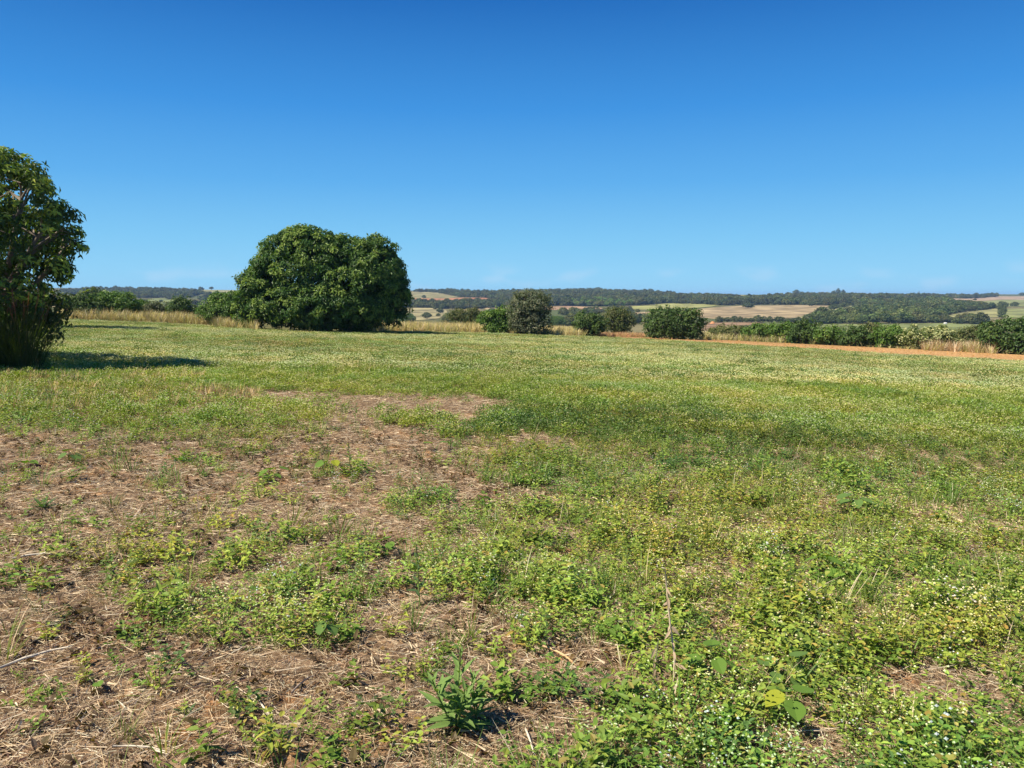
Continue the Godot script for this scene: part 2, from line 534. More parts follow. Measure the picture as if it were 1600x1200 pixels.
func hedge_line() -> void:
	hedge_tree(Vector2(-37.19, -67.47), 3.69, 2.23, "dark", "dull dark bush standing first beside the tall tree on the left")
	hedge_tree(Vector2(-35.04, -69.26), 3.55, 2.64, "green", "rounded bright green bush second from the tall left tree")
	hedge_tree(Vector2(-34.37, -72.29), 2.15, 1.97, "green", "small bright green bush tucked against the rounded bright bush", 5)
	hedge_tree(Vector2(-32.69, -71.49), 2.72, 1.89, "grey", "loose greyish bush between the bright green and pointed dark bushes")
	hedge_tree(Vector2(-29.54, -69.61), 2.77, 2.31, "dark", "pointed dark bush nearest the red earth strip")
	hedge_tree(Vector2(-23.33, -63.04), 4.07, 2.82, "green", "broad green bush touching the left side of the big round tree", 9)
	hedge_tree(Vector2(-57.76, -421), 11.86, 6.97, "green", "low green bush peeking out right of the big round tree", 5)
	hedge_tree(Vector2(-5.17, -86.87), 4.03, 2.37, "olive", "olive brown bush behind the yellow grass")
	hedge_tree(Vector2(-1, -60.26), 2.99, 2.24, "green", "compact green bush leaning on the grey green tree")
	hedge_tree(Vector2(1.38, -59.38), 3.24, 3.64, "grey", "tall grey green tree in the middle of the field edge", 10)
	hedge_tree(Vector2(21.35, -369), 7.94, 6.11, "green", "small green bush right behind the grey green tree", 5)
	hedge_tree(Vector2(6.5, -65.44), 2.93, 2.06, "dark", "dark bush, left one of the two joined bushes")
	hedge_tree(Vector2(10.95, -79.29), 3.41, 2.82, "olive", "yellowish bush, right one of the two joined bushes")
	hedge_tree(Vector2(13.57, -64.78), 5.36, 2.79, "dark", "broad dark dome shaped bush beside the start of the track", 11)
	hedge_tree(Vector2(19.95, -70.46), 4.43, 1.40, "olive", "low sloping bush just right of the dome shaped bush", 9)
	hedge_tree(Vector2(21.34, -66.42), 3.08, 1.65, "green", "green hedge bush above yellow grass, left of the thin bushes")
	hedge_tree(Vector2(22.77, -64.54), 2.67, 1.76, "green", "middle green hedge bush beside the darkest one")
	hedge_tree(Vector2(23.68, -62.42), 2.38, 1.96, "dark", "darkest upright bush in the middle of the hedge")
	hedge_tree(Vector2(24.91, -60.75), 2.62, 1.56, "green", "green hedge bush right of the darkest upright one")
	hedge_tree(Vector2(26.31, -59.35), 2.46, 1.57, "dark", "dark hedge bush below the valley wood")
	hedge_tree(Vector2(28.04, -60.64), 1.71, 1.91, "olive", "brownish bush squeezed between two green hedge bushes", 6)
	hedge_tree(Vector2(28.61, -58.71), 2.92, 1.75, "green", "wide green bush left of the pale flowering one")
	hedge_tree(Vector2(30.65, -56.89), 4.05, 1.74, "pale", "pale yellow flowering bush beside the track", 10)
	hedge_tree(Vector2(36.49, -61.84), 3.79, 1.84, "olive", "olive green bush behind the pale flowering bush")
	hedge_tree(Vector2(34.31, -52.68), 5.06, 2.62, "dark", "large dark tree like bush at the right edge", 11)


func mango_tree() -> void:
	var g: Vector2 = Vector2(-12.65, -52.76)
	var k := 1.0 * -g.y / 60.0
	var lobes := []
	for l in [[-1.5, 4.3, 0.0, 3.7, 3.6, 3.8], [2.5, 3.8, 0.2, 3.6, 3.4, 3.7], [-1.6, 6.5, -0.3, 1.7, 1.5, 1.7], [-4.3, 3.0, 0.3, 2.2, 2.2, 2.4], [4.5, 2.6, 0.4, 1.9, 2.0, 2.1], [0.0, 2.2, 0.8, 5.4, 1.8, 3.9], [-4.6, 5.1, 0.2, 0.9, 0.8, 0.9], [3.9, 6.0, 0.3, 1.5, 1.2, 1.5], [0.6, 6.2, 0.6, 1.5, 1.1, 1.5], [-5.3, 1.6, 0.4, 1.3, 1.2, 1.4]]:
		lobes.append([Vector3(l[0], l[1], l[2]) * k, Vector3(l[3], l[4], l[5]) * k])
	for i in 26:
		var l: Array = lobes[rng.randi() % 6]
		var u := unit()
		u.y = absf(u.y) * 0.9
		var r := rng.randf_range(0.55, 1.0) * k
		lobes.append([l[0] + u * (l[1] - Vector3.ONE * r * 0.45), Vector3(r, r * 0.75, r)])
	tree("round_tree", "huge dense dome shaped dark green tree at the field edge", "tree", at(g, -0.05), lobes, 0.32, {"clump": 0.46 * k, "per": 52, "length": 0.25, "width": 0.10, "cols": [Color(0.055, 0.115, 0.022), Color(0.07, 0.14, 0.027), Color(0.085, 0.15, 0.03)], "young": Color(0.19, 0.27, 0.05), "young_share": 0.45, "floor": 0.35, "gap": 0.2, "fill": 3.6, "droop": 0.3})


func tall_tree() -> void:
	var where := at(Vector2(-12.5, -17.9), -0.05)
	var lobes := [[Vector3(0.0, 3.5, 0.0), Vector3(1.9, 1.4, 1.9)], [Vector3(0.55, 4.35, 0.2), Vector3(1.15, 0.72, 1.1)], [Vector3(1.5, 3.85, 0.2), Vector3(0.75, 0.6, 0.8)], [Vector3(1.85, 3.15, 0.1), Vector3(0.75, 0.55, 0.8)], [Vector3(1.5, 2.3, 0.3), Vector3(0.8, 0.5, 0.8)], [Vector3(1.25, 1.75, 0.5), Vector3(0.75, 0.5, 0.8)], [Vector3(-1.2, 3.2, 0.2), Vector3(1.5, 1.3, 1.5)], [Vector3(0.2, 2.2, 1.0), Vector3(1.2, 0.9, 0.9)], [Vector3(2.45, 2.85, 0.0), Vector3(0.3, 0.22, 0.3)], [Vector3(0.3, 4.0, 1.2), Vector3(1.0, 0.7, 0.8)], [Vector3(0.9, 2.9, 1.1), Vector3(0.9, 0.6, 0.7)], [Vector3(-0.7, 3.3, 1.7), Vector3(1.5, 1.0, 1.2)], [Vector3(-1.9, 3.0, 1.4), Vector3(1.3, 1.1, 1.2)], [Vector3(1.2, 4.25, 0.1), Vector3(0.4, 0.3, 0.4)], [Vector3(2.15, 3.55, 0.2), Vector3(0.35, 0.25, 0.35)], [Vector3(2.2, 2.25, 0.2), Vector3(0.3, 0.2, 0.3)]]
	tree("tall_tree", "tall leafy tree with yellowish young leaves at the left edge", "tree", where, lobes, 0.17, {"clump": 0.21, "per": 34, "length": 0.15, "width": 0.055, "cols": [Color(0.075, 0.125, 0.03), Color(0.10, 0.15, 0.038)], "young": Color(0.38, 0.46, 0.08), "young_share": 0.42, "floor": 0.9, "gap": 0.42, "fill": 0.08, "droop": 0.4, "bark": Color(0.2, 0.17, 0.14)})
	var w2 := at(Vector2(-27.0, -42.6), -0.05)
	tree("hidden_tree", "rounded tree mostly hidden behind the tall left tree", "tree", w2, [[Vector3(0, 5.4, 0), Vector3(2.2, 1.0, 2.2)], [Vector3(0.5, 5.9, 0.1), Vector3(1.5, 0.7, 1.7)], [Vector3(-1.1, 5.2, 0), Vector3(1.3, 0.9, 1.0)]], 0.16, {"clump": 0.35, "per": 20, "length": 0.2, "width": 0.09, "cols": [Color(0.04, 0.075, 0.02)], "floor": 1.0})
	var w3 := at(Vector2(-13.9, -20.4), -0.05)
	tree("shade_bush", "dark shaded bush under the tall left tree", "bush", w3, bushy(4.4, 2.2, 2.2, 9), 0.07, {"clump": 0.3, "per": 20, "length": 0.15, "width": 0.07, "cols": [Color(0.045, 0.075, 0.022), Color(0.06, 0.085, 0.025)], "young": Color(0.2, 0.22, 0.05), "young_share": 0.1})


# ---------------------------------------------------------------- far trees
var far_crowns := []
var far_trunk: ArrayMesh


func far_kinds() -> void:
	for k in 5:
		var lobes := []
		var h := 7.0
		lobes.append([Vector3(0, 4.2, 0), Vector3(2.6, 2.3, 2.6)])
		for i in 5:
			var a := TAU * i / 5.0 + rng.randf()
			lobes.append([Vector3(cos(a) * 2.0, rng.randf_range(2.6, 4.6), sin(a) * 2.0), Vector3(1.6, 1.3, 1.6) * rng.randf_range(0.8, 1.2)])
		lobes.append([Vector3(rng.randf_range(-1, 1), h - 1.5, rng.randf_range(-1, 1)), Vector3(1.5, 1.3, 1.5)])
		far_crowns.append(crown_mesh(lobes, 0.75, 6, 0.85, 0.6, [Color(0.07, 0.095, 0.038), Color(0.10, 0.125, 0.048)], Color(0.16, 0.19, 0.065), 0.3, 0.9, 0.1, 0.25))
	var s := Shape.new()
	s.tube([Vector3(0, -0.6, 0), Vector3(0.1, 1.6, 0), Vector3(0, 3.6, 0.1)], [0.3, 0.22, 0.15], 6, Color(0.12, 0.09, 0.07))
	far_trunk = s.smooth()


func far_tree(called: String, label: String, g: Vector2, w: float, h: float, group := "", slim := false) -> void:
	var o := base(called, Vector3(g.x, land(g.x, g.y), g.y), rng.randf() * TAU)
	tag(o, label, "tree", group)
	o.scale = Vector3(w / 6.4, h / 7.0, w / 6.4)
	part("trunk", far_trunk, M.bark, o)
	part("crown", far_crowns[rng.randi() % far_crowns.size()], M.leaf, o)


func wood(called: String, label: String, outline: Array, spacing: float, size: float, tint: Color, sparse := -0.4) -> void:
	var poly := PackedVector2Array(outline)
	var lo: Vector2 = poly[0]
	var hi: Vector2 = poly[0]
	for p in poly:
		lo = lo.min(p)
		hi = hi.max(p)
	var heap := Heap.new(5)
	for i in int((hi.x - lo.x) / spacing) + 1:
		for j in int((hi.y - lo.y) / spacing) + 1:
			var q := lo + (Vector2(i, j) + Vector2(rng.randf(), rng.randf())) * spacing
			if not Geometry2D.is_point_in_polygon(q, poly):
				continue
			var thin := band_noise.get_noise_2d(q.x * 0.12, q.y * 0.12)
			if thin < sparse:
				continue
			var k := size * rng.randf_range(0.5, 1.35) / 6.4
			var t := Transform3D(Basis(Vector3.UP, rng.randf() * TAU).scaled_local(Vector3(k, k * rng.randf_range(0.6, 0.95), k)), Vector3(q.x, land(q.x, q.y) - 0.4 * k, q.y))
			var v := rng.randf_range(0.75, 1.3) * (1.0 + 0.5 * band_noise.get_noise_2d(q.x * 0.2 + 300.0, q.y * 0.1))
			heap.put(rng.randi() % 5, t, Color(tint.r * v * rng.randf_range(0.9, 1.25), tint.g * v, tint.b * v))
	lay(called, label, "wood", "crown", far_crowns, M.leaf, heap)


func far_things() -> void:
	far_kinds()
	var c := Color(1, 1, 1)
	wood("wood", "broad dark wood on the ridge right of the grey green tree", [Vector2(-23.21, -1412), Vector2(43.02, -1495), Vector2(89.03, -1547), Vector2(185, -1669), Vector2(190, -1444), Vector2(262, -1328), Vector2(257, -1203), Vector2(301, -1182), Vector2(314, -1089), Vector2(293, -982), Vector2(241, -809), Vector2(221, -814), Vector2(175, -887), Vector2(144, -835), Vector2(126, -830), Vector2(86.77, -810), Vector2(34.6, -840), Vector2(-14.89, -904)], 6.4, 6.6, c)
	wood("plantation", "even bright green plantation below the ridge wood", [Vector2(55.32, -933), Vector2(94.71, -959), Vector2(145, -949), Vector2(142, -854), Vector2(101, -813), Vector2(54.95, -834)], 5.0, 5.5, Color(1.3, 1.7, 1.0), -0.9)
	wood("wood", "thin wood along the crest above the bald hillside", [Vector2(-190, -1493), Vector2(-126, -1529), Vector2(-46.37, -1410), Vector2(0, -1347), Vector2(0, -1020), Vector2(-40.25, -1087), Vector2(-75.93, -1154), Vector2(-107, -1306), Vector2(-149, -1450)], 7.5, 6.0, c, -0.2)
	wood("wood", "dark wood strip below the orange red earth", [Vector2(-131, -846), Vector2(-99.57, -864), Vector2(-43.82, -887), Vector2(-20.86, -905), Vector2(0, -876), Vector2(0, -795), Vector2(-26.74, -755), Vector2(-45.9, -714), Vector2(-60, -728), Vector2(-93.4, -756), Vector2(-117, -758)], 6.5, 6.5, c, -0.6)
	wood("wood", "dark thicket behind the olive brown bush", [Vector2(-42.9, -520), Vector2(-18.71, -567), Vector2(0, -568), Vector2(0, -441), Vector2(-20.88, -421), Vector2(-40.91, -450)], 6.5, 5.5, Color(1.2, 1.25, 1.0))
	wood("wood", "wood under the hilltop pasture on the right ridge", [Vector2(303, -1016), Vector2(370, -1125), Vector2(449, -1226), Vector2(678, -1498), Vector2(358, -786), Vector2(320, -762), Vector2(307, -803), Vector2(255, -815), Vector2(241, -809)], 7.0, 6.6, c, -0.25)
	wood("valley_wood", "large wood filling the valley behind the pale flowering bush", [Vector2(270, -618), Vector2(396, -872), Vector2(408, -847), Vector2(458, -889), Vector2(510, -909), Vector2(455, -789), Vector2(444, -723), Vector2(434, -700), Vector2(354, -614), Vector2(309, -554), Vector2(291, -534), Vector2(250, -480), Vector2(225, -446), Vector2(200, -441), Vector2(168, -441), Vector2(178, -471), Vector2(208, -521), Vector2(238, -562)], 5.8, 6.2, Color(1.0, 1.1, 0.95))
	wood("wood", "narrow dark wood edging the green field under the light meadow", [Vector2(225, -446), Vector2(245, -470), Vector2(262, -475), Vector2(272, -470), Vector2(281, -461), Vector2(255, -416), Vector2(251, -446)], 5.5, 5.5, c)
	wood("wood", "dark wood along the horizon at the right", [Vector2(705, -1558), Vector2(755, -1530), Vector2(795, -1486), Vector2(882, -1489), Vector2(944, -1510), Vector2(913, -1461), Vector2(584, -1091), Vector2(454, -1003)], 9.0, 6.5, c, -0.15)
	wood("wood", "dark wood covering the left ridge", [Vector2(-748, -1290), Vector2(-760, -1412), Vector2(-725, -1470), Vector2(-663, -1480), Vector2(-578, -1435), Vector2(-484, -1222), Vector2(-441, -1072), Vector2(-397, -938), Vector2(-463, -1004), Vector2(-480, -998), Vector2(-542, -1013), Vector2(-606, -1045)], 7.5, 6.0, c, -0.2)
	wood("wood", "sparse wood on the slope behind the dark left bushes", [Vector2(-559, -964), Vector2(-497, -929), Vector2(-412, -871), Vector2(-272, -574), Vector2(-49.68, -85.43)], 10.0, 6.0, Color(1.1, 1.15, 1.0), -0.2)
	wood("wood", "dark wood around the short red earth strip", [Vector2(-328, -758), Vector2(-304, -739), Vector2(-280, -738), Vector2(-328, -976), Vector2(-194, -576), Vector2(-205, -534), Vector2(-241, -574), Vector2(-275, -619)], 7.5, 6.0, c, -0.3)
	wood("wood", "scattered trees on the slope below the hilltop field", [Vector2(-467, -1178), Vector2(-399, -1189), Vector2(-336, -1000), Vector2(-373, -925)], 12.0, 5.5, c, -0.2)
	wood("wood", "dark hedge crossing the fields behind the joined bushes", [Vector2(39.23, -634), Vector2(55.63, -643), Vector2(71.63, -658), Vector2(85.67, -649), Vector2(108, -655), Vector2(102, -633), Vector2(76.58, -619), Vector2(48.69, -590), Vector2(37.04, -583)], 6.0, 5.0, c)
	wood("wood", "dark thicket between the joined bushes and the dome bush", [Vector2(30.42, -460), Vector2(51.56, -480), Vector2(82.71, -501), Vector2(108, -501), Vector2(98.91, -461), Vector2(72.85, -441), Vector2(43.08, -401), Vector2(26.51, -401)], 7.0, 5.0, Color(1.1, 1.15, 1.0))
	for i in 15:
		var g := Vector2(lerpf(Vector2(121, -456).x, Vector2(170, -461).x, i / 14.0), 0)
		g.y = lerpf(Vector2(121, -456).y, Vector2(170, -461).y, i / 14.0) + rng.randf_range(-4, 4)
		far_tree("row_tree", "small dark tree, %s of the row of fifteen between tan and brown fields" % ["first from left", "second from left", "third from left", "fourth from left", "fifth from left", "sixth from left", "seventh from left", "middle one", "seventh from right", "sixth from right", "fifth from right", "fourth from right", "third from right", "second from right", "first from right"][i], g, rng.randf_range(3.2, 5.2), rng.randf_range(2.6, 4.0), "tree row in the valley")
	for a in [[Vector2(220, -724), 10.19, 5.40, "lone round dark tree in the wide tan stubble field"], [Vector2(292, -757), 7.52, 5.02, "small round tree near the back of the tan field"], [Vector2(277, -668), 8.30, 5.53, "dark tree, lower one of two at the light green strip"], [Vector2(302, -707), 8.20, 5.27, "dark tree, upper one of two at the light green strip"], [Vector2(176, -554), 2.75, 1.38, "tiny bush alone in front of the tan field"], [Vector2(-55.87, -509), 6.32, 4.63, "dark round tree alone in the olive pasture"], [Vector2(-56.86, -616), 5.10, 4.59, "slim tree right of the lone pasture tree"], [Vector2(-52.96, -558), 3.23, 2.31, "tiny bush at the right side of the olive pasture"], [Vector2(-69.95, -707), 4.10, 2.93, "small tree at the back of the olive pasture"], [Vector2(490, -758), 6.90, 4.39, "pale flat topped tree above the far right meadow"], [Vector2(523, -908), 5.26, 2.26, "low bush on the pinkish plateau field, left of two"], [Vector2(563, -946), 3.91, 2.35, "tiny bush on the pinkish plateau field, right of two"], [Vector2(-129, -1139), 5.66, 4.71, "small tree standing on the bald olive hillside"], [Vector2(-399, -884), 4.39, 2.93, "tiny tree in the green pasture on the left slope"]]:
		far_tree("valley_tree", a[3], a[0], a[1], a[2], "trees standing in the valley fields")
	for a in [[Vector2(617, -1689), 12.58, 12.58, "tallest rounded tree on the right ridge"], [Vector2(629, -1689), 11.19, 8.39, "second rounded tree on the right ridge, next to the tallest"], [Vector2(642, -1689), 8.39, 8.39, "third rounded tree on the right ridge"], [Vector2(656, -1689), 6.99, 6.99, "small rounded tree at the end of the ridge group"], [Vector2(653, -1582), 7.86, 11.79, "left one of three pointed ridge trees"], [Vector2(661, -1579), 9.15, 15.69, "middle and tallest of three pointed ridge trees"], [Vector2(670, -1576), 9.13, 13.04, "right one of three pointed ridge trees"], [Vector2(940, -1536), 24.15, 6.36, "wide flat tree on the pinkish plateau skyline"], [Vector2(1062, -1619), 12.06, 6.70, "dark tree on the skyline at the right edge"], [Vector2(169, -1676), 8.32, 8.32, "tree on the ridge wood skyline, left of the round pair"], [Vector2(185, -1669), 17.96, 9.67, "wide round tree on the ridge wood skyline"], [Vector2(219, -1643), 8.16, 6.80, "small skyline tree right of the wide round one"], [Vector2(274, -1610), 8.00, 8.00, "left one of the skyline pair on the ridge wood"], [Vector2(286, -1604), 10.62, 7.97, "right one of the skyline pair on the ridge wood"], [Vector2(-827, -1539), 8.92, 5.09, "small tree on the left ridge skyline"], [Vector2(-614, -1537), 8.90, 7.63, "tree on the skyline beside the hilltop field"], [Vector2(-636, -1648), 8.18, 6.82, "small tree in the hilltop field on the left"]]:
		far_tree("ridge_tree", a[3], a[0], a[1], a[2], "trees on the skyline")
	for i in 6:
		var g: Vector2 = Vector2(457, -724).lerp(Vector2(327, -518), i / 5.0)
		far_tree("column_tree", "dark tree, %s in the short column between the far right meadows" % ["topmost", "second from top", "third from top", "third from bottom", "second from bottom", "lowest"][i], g, 7.5 - i * 0.6, 6.0 - i * 0.5, "tree column between the meadows")
	farm()


func farm() -> void:
	var g: Vector2 = Vector2(696, -1409)
	var o := base("farmhouse", Vector3(g.x, land(g.x, g.y), g.y), 0.3)
	tag(o, "small farm building with a dark roof on the right ridge", "building")
	var s := Shape.new()
	var wc := Color(0.42, 0.36, 0.32)
	var x := 7.5
	var y := 3.4
	var z := 4.0
	var q := [Vector3(-x, -1, -z), Vector3(x, -1, -z), Vector3(x, -1, z), Vector3(-x, -1, z)]
	for k in 4:
		var a: Vector3 = q[k]
		var b: Vector3 = q[(k + 1) % 4]
		var u := Vector3(0, y + 1, 0)
		s.tri(a, b, b + u, wc)
		s.tri(a, b + u, a + u, wc)
	for e in [-1, 1]:
		s.tri(Vector3(e * x, y, -z), Vector3(e * x, y, z), Vector3(e * x, y + 2.2, 0), wc)
	part("wall", s.done(), M.bark, o)
	var r := Shape.new()
	var rc := Color(0.07, 0.055, 0.06)
	for e in [-1, 1]:
		var a := Vector3(-x - 0.5, y - 0.25, e * (z + 0.5))
		var b := Vector3(x + 0.5, y - 0.25, e * (z + 0.5))
		var t := Vector3(0, 2.5, -e * (z + 0.5))
		for lift in [0.1, 0.3]:
			var h := Vector3(0, lift, 0)
			r.tri(a + h, b + h, b + t + h, rc)
			r.tri(a + h, b + t + h, a + t + h, rc)
		r.tri(a + Vector3(0, 0.1, 0), b + Vector3(0, 0.1, 0), b + Vector3(0, 0.3, 0), rc)
		r.tri(a + Vector3(0, 0.1, 0), b + Vector3(0, 0.3, 0), a + Vector3(0, 0.3, 0), rc)
	part("roof", r.done(), M.bark, o)
	for e in [-4.5, 3.8]:
		var w := Shape.new()
		for d in [[e - 0.7, e + 0.7, 1.0, 2.2]]:
			w.tri(Vector3(d[0], d[2], z + 0.03), Vector3(d[1], d[2], z + 0.03), Vector3(d[1], d[3], z + 0.03), Color(0.05, 0.05, 0.06))
			w.tri(Vector3(d[0], d[2], z + 0.03), Vector3(d[1], d[3], z + 0.03), Vector3(d[0], d[3], z + 0.03), Color(0.05, 0.05, 0.06))
		part("window", w.done(), M.bark, o)
	g = Vector2(735, -1406)
	var m := base("white_mast", Vector3(g.x, land(g.x, g.y), g.y))
	tag(m, "slim white mast standing on the right ridge", "mast")
	s = Shape.new()
	s.tube([Vector3(0, -0.5, 0), Vector3(0, 5, 0), Vector3(0, 9.5, 0)], [0.75, 0.6, 0.5], 10, Color(0.8, 0.8, 0.78))
	part("pole", s.smooth(), M.bark, m)
	s = Shape.new()
	s.tube([Vector3(0, 9.5, 0), Vector3(0, 9.8, 0), Vector3(0, 11.2, 0)], [0.25, 0.9, 0.7], 10, Color(0.8, 0.8, 0.78))
	part("head", s.smooth(), M.bark, m)
	g = Vector2(241, -431)
	s = Shape.new()
	s.tube([Vector3(-0.95, 0.45, 0), Vector3(-0.8, 0.45, 0), Vector3(0, 0.47, 0), Vector3(0.8, 0.45, 0), Vector3(0.95, 0.45, 0)], [0.25, 0.45, 0.5, 0.45, 0.25], 12, Color(0.78, 0.77, 0.72))
	var k := part("white_tank", s.smooth(), M.bark, self, Transform3D(Basis(), Vector3(g.x, land(g.x, g.y) + 0.15, g.y)))
	tag(k, "small white tank lying in the long green field", "tank")
	g = Vector2(114, -441)
	s = Shape.new()
	s.tube([Vector3(0, -0.3, 0), Vector3(0.05, 0.3, 0), Vector3(0, 0.8, 0.1), Vector3(-0.15, 1.2, 0), Vector3(-0.1, 1.45, 0)], [1.7, 1.5, 1.1, 0.6, 0.15], 11, Color(0.5, 0.22, 0.1))
	var t := part("earth_mound", s.smooth(), M.bark, self, Transform3D(Basis(), Vector3(g.x, land(g.x, g.y), g.y)))
	tag(t, "orange red earth mound at the brown fallow field", "mound")


# ---------------------------------------------------------------- field cover
const EDGE := [Vector2(-40.43, -51.03), Vector2(-35.36, -60.76), Vector2(-26.69, -58.77), Vector2(-18.25, -52.58), Vector2(-12.31, -49.62), Vector2(-7.52, -56.82), Vector2(-1.95, -59.08), Vector2(2.95, -59.41), Vector2(6.79, -58.58), Vector2(9.39, -56.69), Vector2(13.18, -53.06), Vector2(17.51, -46.94), Vector2(20.72, -41.62), Vector2(25.76, -36.91)]
# where weeds are thick or bare: [place, half width, half depth, cover]
const PATCHES := [[Vector2(-6.12, -10.3), 1.5, 1.3, 0.74], [Vector2(-4.24, -10.11), 1.6, 1.5, 0.7], [Vector2(-3.24, -12.09), 0.9, 1.0, 0.6], [Vector2(-1.34, -11.07), 0.6, 0.6, 0.8], [Vector2(-0.48, -9.53), 0.5, 0.9, 0.72], [Vector2(-1.39, -4.04), 0.62, 0.55, 0.74], [Vector2(-1.77, -4.11), 0.4, 0.3, 0.6], [Vector2(-1.44, -4.82), 0.5, 0.4, 0.6], [Vector2(-2.57, -4.77), 0.4, 0.35, 0.5], [Vector2(-0.57, -6.06), 0.5, 0.5, 0.75], [Vector2(-1.13, -6.66), 0.4, 0.4, 0.5], [Vector2(-1.59, -7.26), 0.3, 0.4, 0.55], [Vector2(-0.25, -4.81), 0.3, 0.6, 0.9], [Vector2(-0.93, -3.69), 0.2, 0.2, 0.9], [Vector2(-0.77, -2.65), 0.2, 0.15, 0.7], [Vector2(-0.62, -4.53), 0.12, 0.2, 0.6], [Vector2(-3.24, -8.57), 0.6, 0.5, 0.5], [Vector2(-3.32, -16.58), 3.0, 2.2, 0.7], [Vector2(-7.55, -15.1), 3.0, 1.5, 0.75], [Vector2(-7.27, -12.81), 3.2, 1.6, 0.74],
	[Vector2(-0.06, -6.68), 0.4, 0.35, 0.1], [Vector2(0.29, -3.35), 0.25, 0.28, 0.05], [Vector2(0.1, -2.78), 0.1, 0.25, 0.15], [Vector2(1.93, -3.25), 0.35, 0.18, 0.3], [Vector2(3.63, -6.57), 0.4, 0.25, 0.2], [Vector2(3.94, -6), 0.35, 0.22, 0.2], [Vector2(0.24, -9.67), 0.35, 0.5, 0.45], [Vector2(4.96, -9.49), 0.8, 0.5, 0.55], [Vector2(0.38, -5.61), 0.3, 0.25, 0.45], [Vector2(0.96, -4.67), 0.25, 0.2, 0.55], [Vector2(-1.2, -8.94), 0.9, 0.6, 0.12], [Vector2(-0.19, -2.83), 0.22, 0.22, 0.0], [Vector2(-4.75, -13.55), 1.0, 0.9, 0.4], [Vector2(-2.07, -12.39), 1.2, 0.9, 0.35]]
# darker leafy stands without flowers: [place, half width, half depth]
const LEAFY := [[Vector2(0.94, -11.24), 2.2, 2.2], [Vector2(3.54, -9.8), 1.4, 1.2], [Vector2(5.2, -8.8), 1.4, 0.9], [Vector2(2.53, -8.56), 1.3, 0.9], [Vector2(2.58, -12.32), 1.6, 1.4]]


func edge_depth(x: float) -> float:
	for i in EDGE.size() - 1:
		if x <= EDGE[i + 1].x:
			return -lerpf(EDGE[i].y, EDGE[i + 1].y, clampf((x - EDGE[i].x) / (EDGE[i + 1].x - EDGE[i].x), 0.0, 1.0))
	return -EDGE[-1].y


func cover(x: float, z: float) -> float:
	var d := -z
	var wob := cover_noise.get_noise_2d(x * 0.9, z * 0.9)
	var line := knots([1.0, 2.6, 3.6, 4.6, 7.5, 11.0, 15.0, 18.0], [0.2, 0.14, 0.0, -0.25, -0.3, -0.6, -1.2, -14.0], d)
	var c := lerpf(0.3, 0.86, smoothstep(-0.35, 0.35, x - line + wob * 0.4))
	c = lerpf(c, 0.94, smoothstep(13.5, 17.0, d + wob * 2.0))
	for p in PATCHES:
		var k := Vector2((x - p[0].x) / p[1], (z - p[0].y) / p[2]).length() + wob * 0.35
		if k < 1.3:
			c = lerpf(c, p[3], 1.0 - smoothstep(0.7, 1.3, k))
	return clampf(c + cover_noise.get_noise_2d(x * 2.6 + 9.0, z * 2.6) * 0.4 + cover_noise.get_noise_2d(x * 6.5, z * 6.5 + 4.0) * 0.3, 0.0, 1.0)


func leafy(x: float, z: float) -> float:
	var out := 0.0
	for p in LEAFY:
		var k := Vector2((x - p[0].x) / p[1], (z - p[0].y) / p[2]).length()
		out = maxf(out, 1.0 - smoothstep(0.3, 1.35, k + cover_noise.get_noise_2d(x * 1.3, z * 1.3) * 0.35))
	return out


const GREEN := Color(0.15, 0.235, 0.038)
const LIME := Color(0.285, 0.35, 0.058)
const DEEP := Color(0.10, 0.165, 0.042)
const PALE := Color(0.30, 0.325, 0.095)
const CREAM := Color(0.68, 0.66, 0.36)
const STRAW := Color(0.60, 0.49, 0.33)
const DUN := Color(0.36, 0.25, 0.15)


func herb(stems: int, h: float, leaf_l: float, flowers: int, col: Color, petals: Color) -> ArrayMesh:      # branching weed with paired leaves
	var s := Shape.new()
	for i in stems:
		var a := TAU * i / stems + rng.randf()
		var out := Vector3(cos(a), 0, sin(a))
		var top := out * h * rng.randf_range(0.15, 0.75) + Vector3.UP * h * rng.randf_range(0.6, 1.0)
		var root := out * 0.01
		var mid := root.lerp(top, 0.5) + out * h * 0.08
		s.blade(root, (top - root).normalized(), (top - root).length(), 0.004, out * 0.06, vary(col, 0.15).lerp(Color(0.2, 0.2, 0.07), 0.3), 2)
		var twist := rng.randf() * TAU
		for k in 4:
			var t := 0.25 + 0.25 * k
			var p := root.lerp(mid, t * 2.0) if t < 0.5 else mid.lerp(top, t * 2.0 - 1.0)
			twist += PI * 0.5
			for e in [0.0, PI]:
				if rng.randf() < 0.12:
					continue
				var b: float = twist + e + rng.randf_range(-0.4, 0.4)
				var dir := (Vector3(cos(b), rng.randf_range(0.05, 0.7), sin(b))).normalized()
				s.fine_leaf(p, dir, Vector3.UP + rv() * 0.35, leaf_l * rng.randf_range(0.65, 1.2) * (1.1 - 0.12 * k), leaf_l * rng.randf_range(0.28, 0.5), vary(col if rng.randf() > 0.07 else Color(0.36, 0.28, 0.07), 0.25), rng.randf_range(0.1, 0.5))
		for k in flowers:
			if rng.randf() < 0.75:
				var f := top + Vector3(rng.randf_range(-0.03, 0.03), rng.randf_range(0.0, 0.035), rng.randf_range(-0.03, 0.03))
				s.bead(f, rng.randf_range(0.0035, 0.0065), vary(petals, 0.12))
	return s.done()


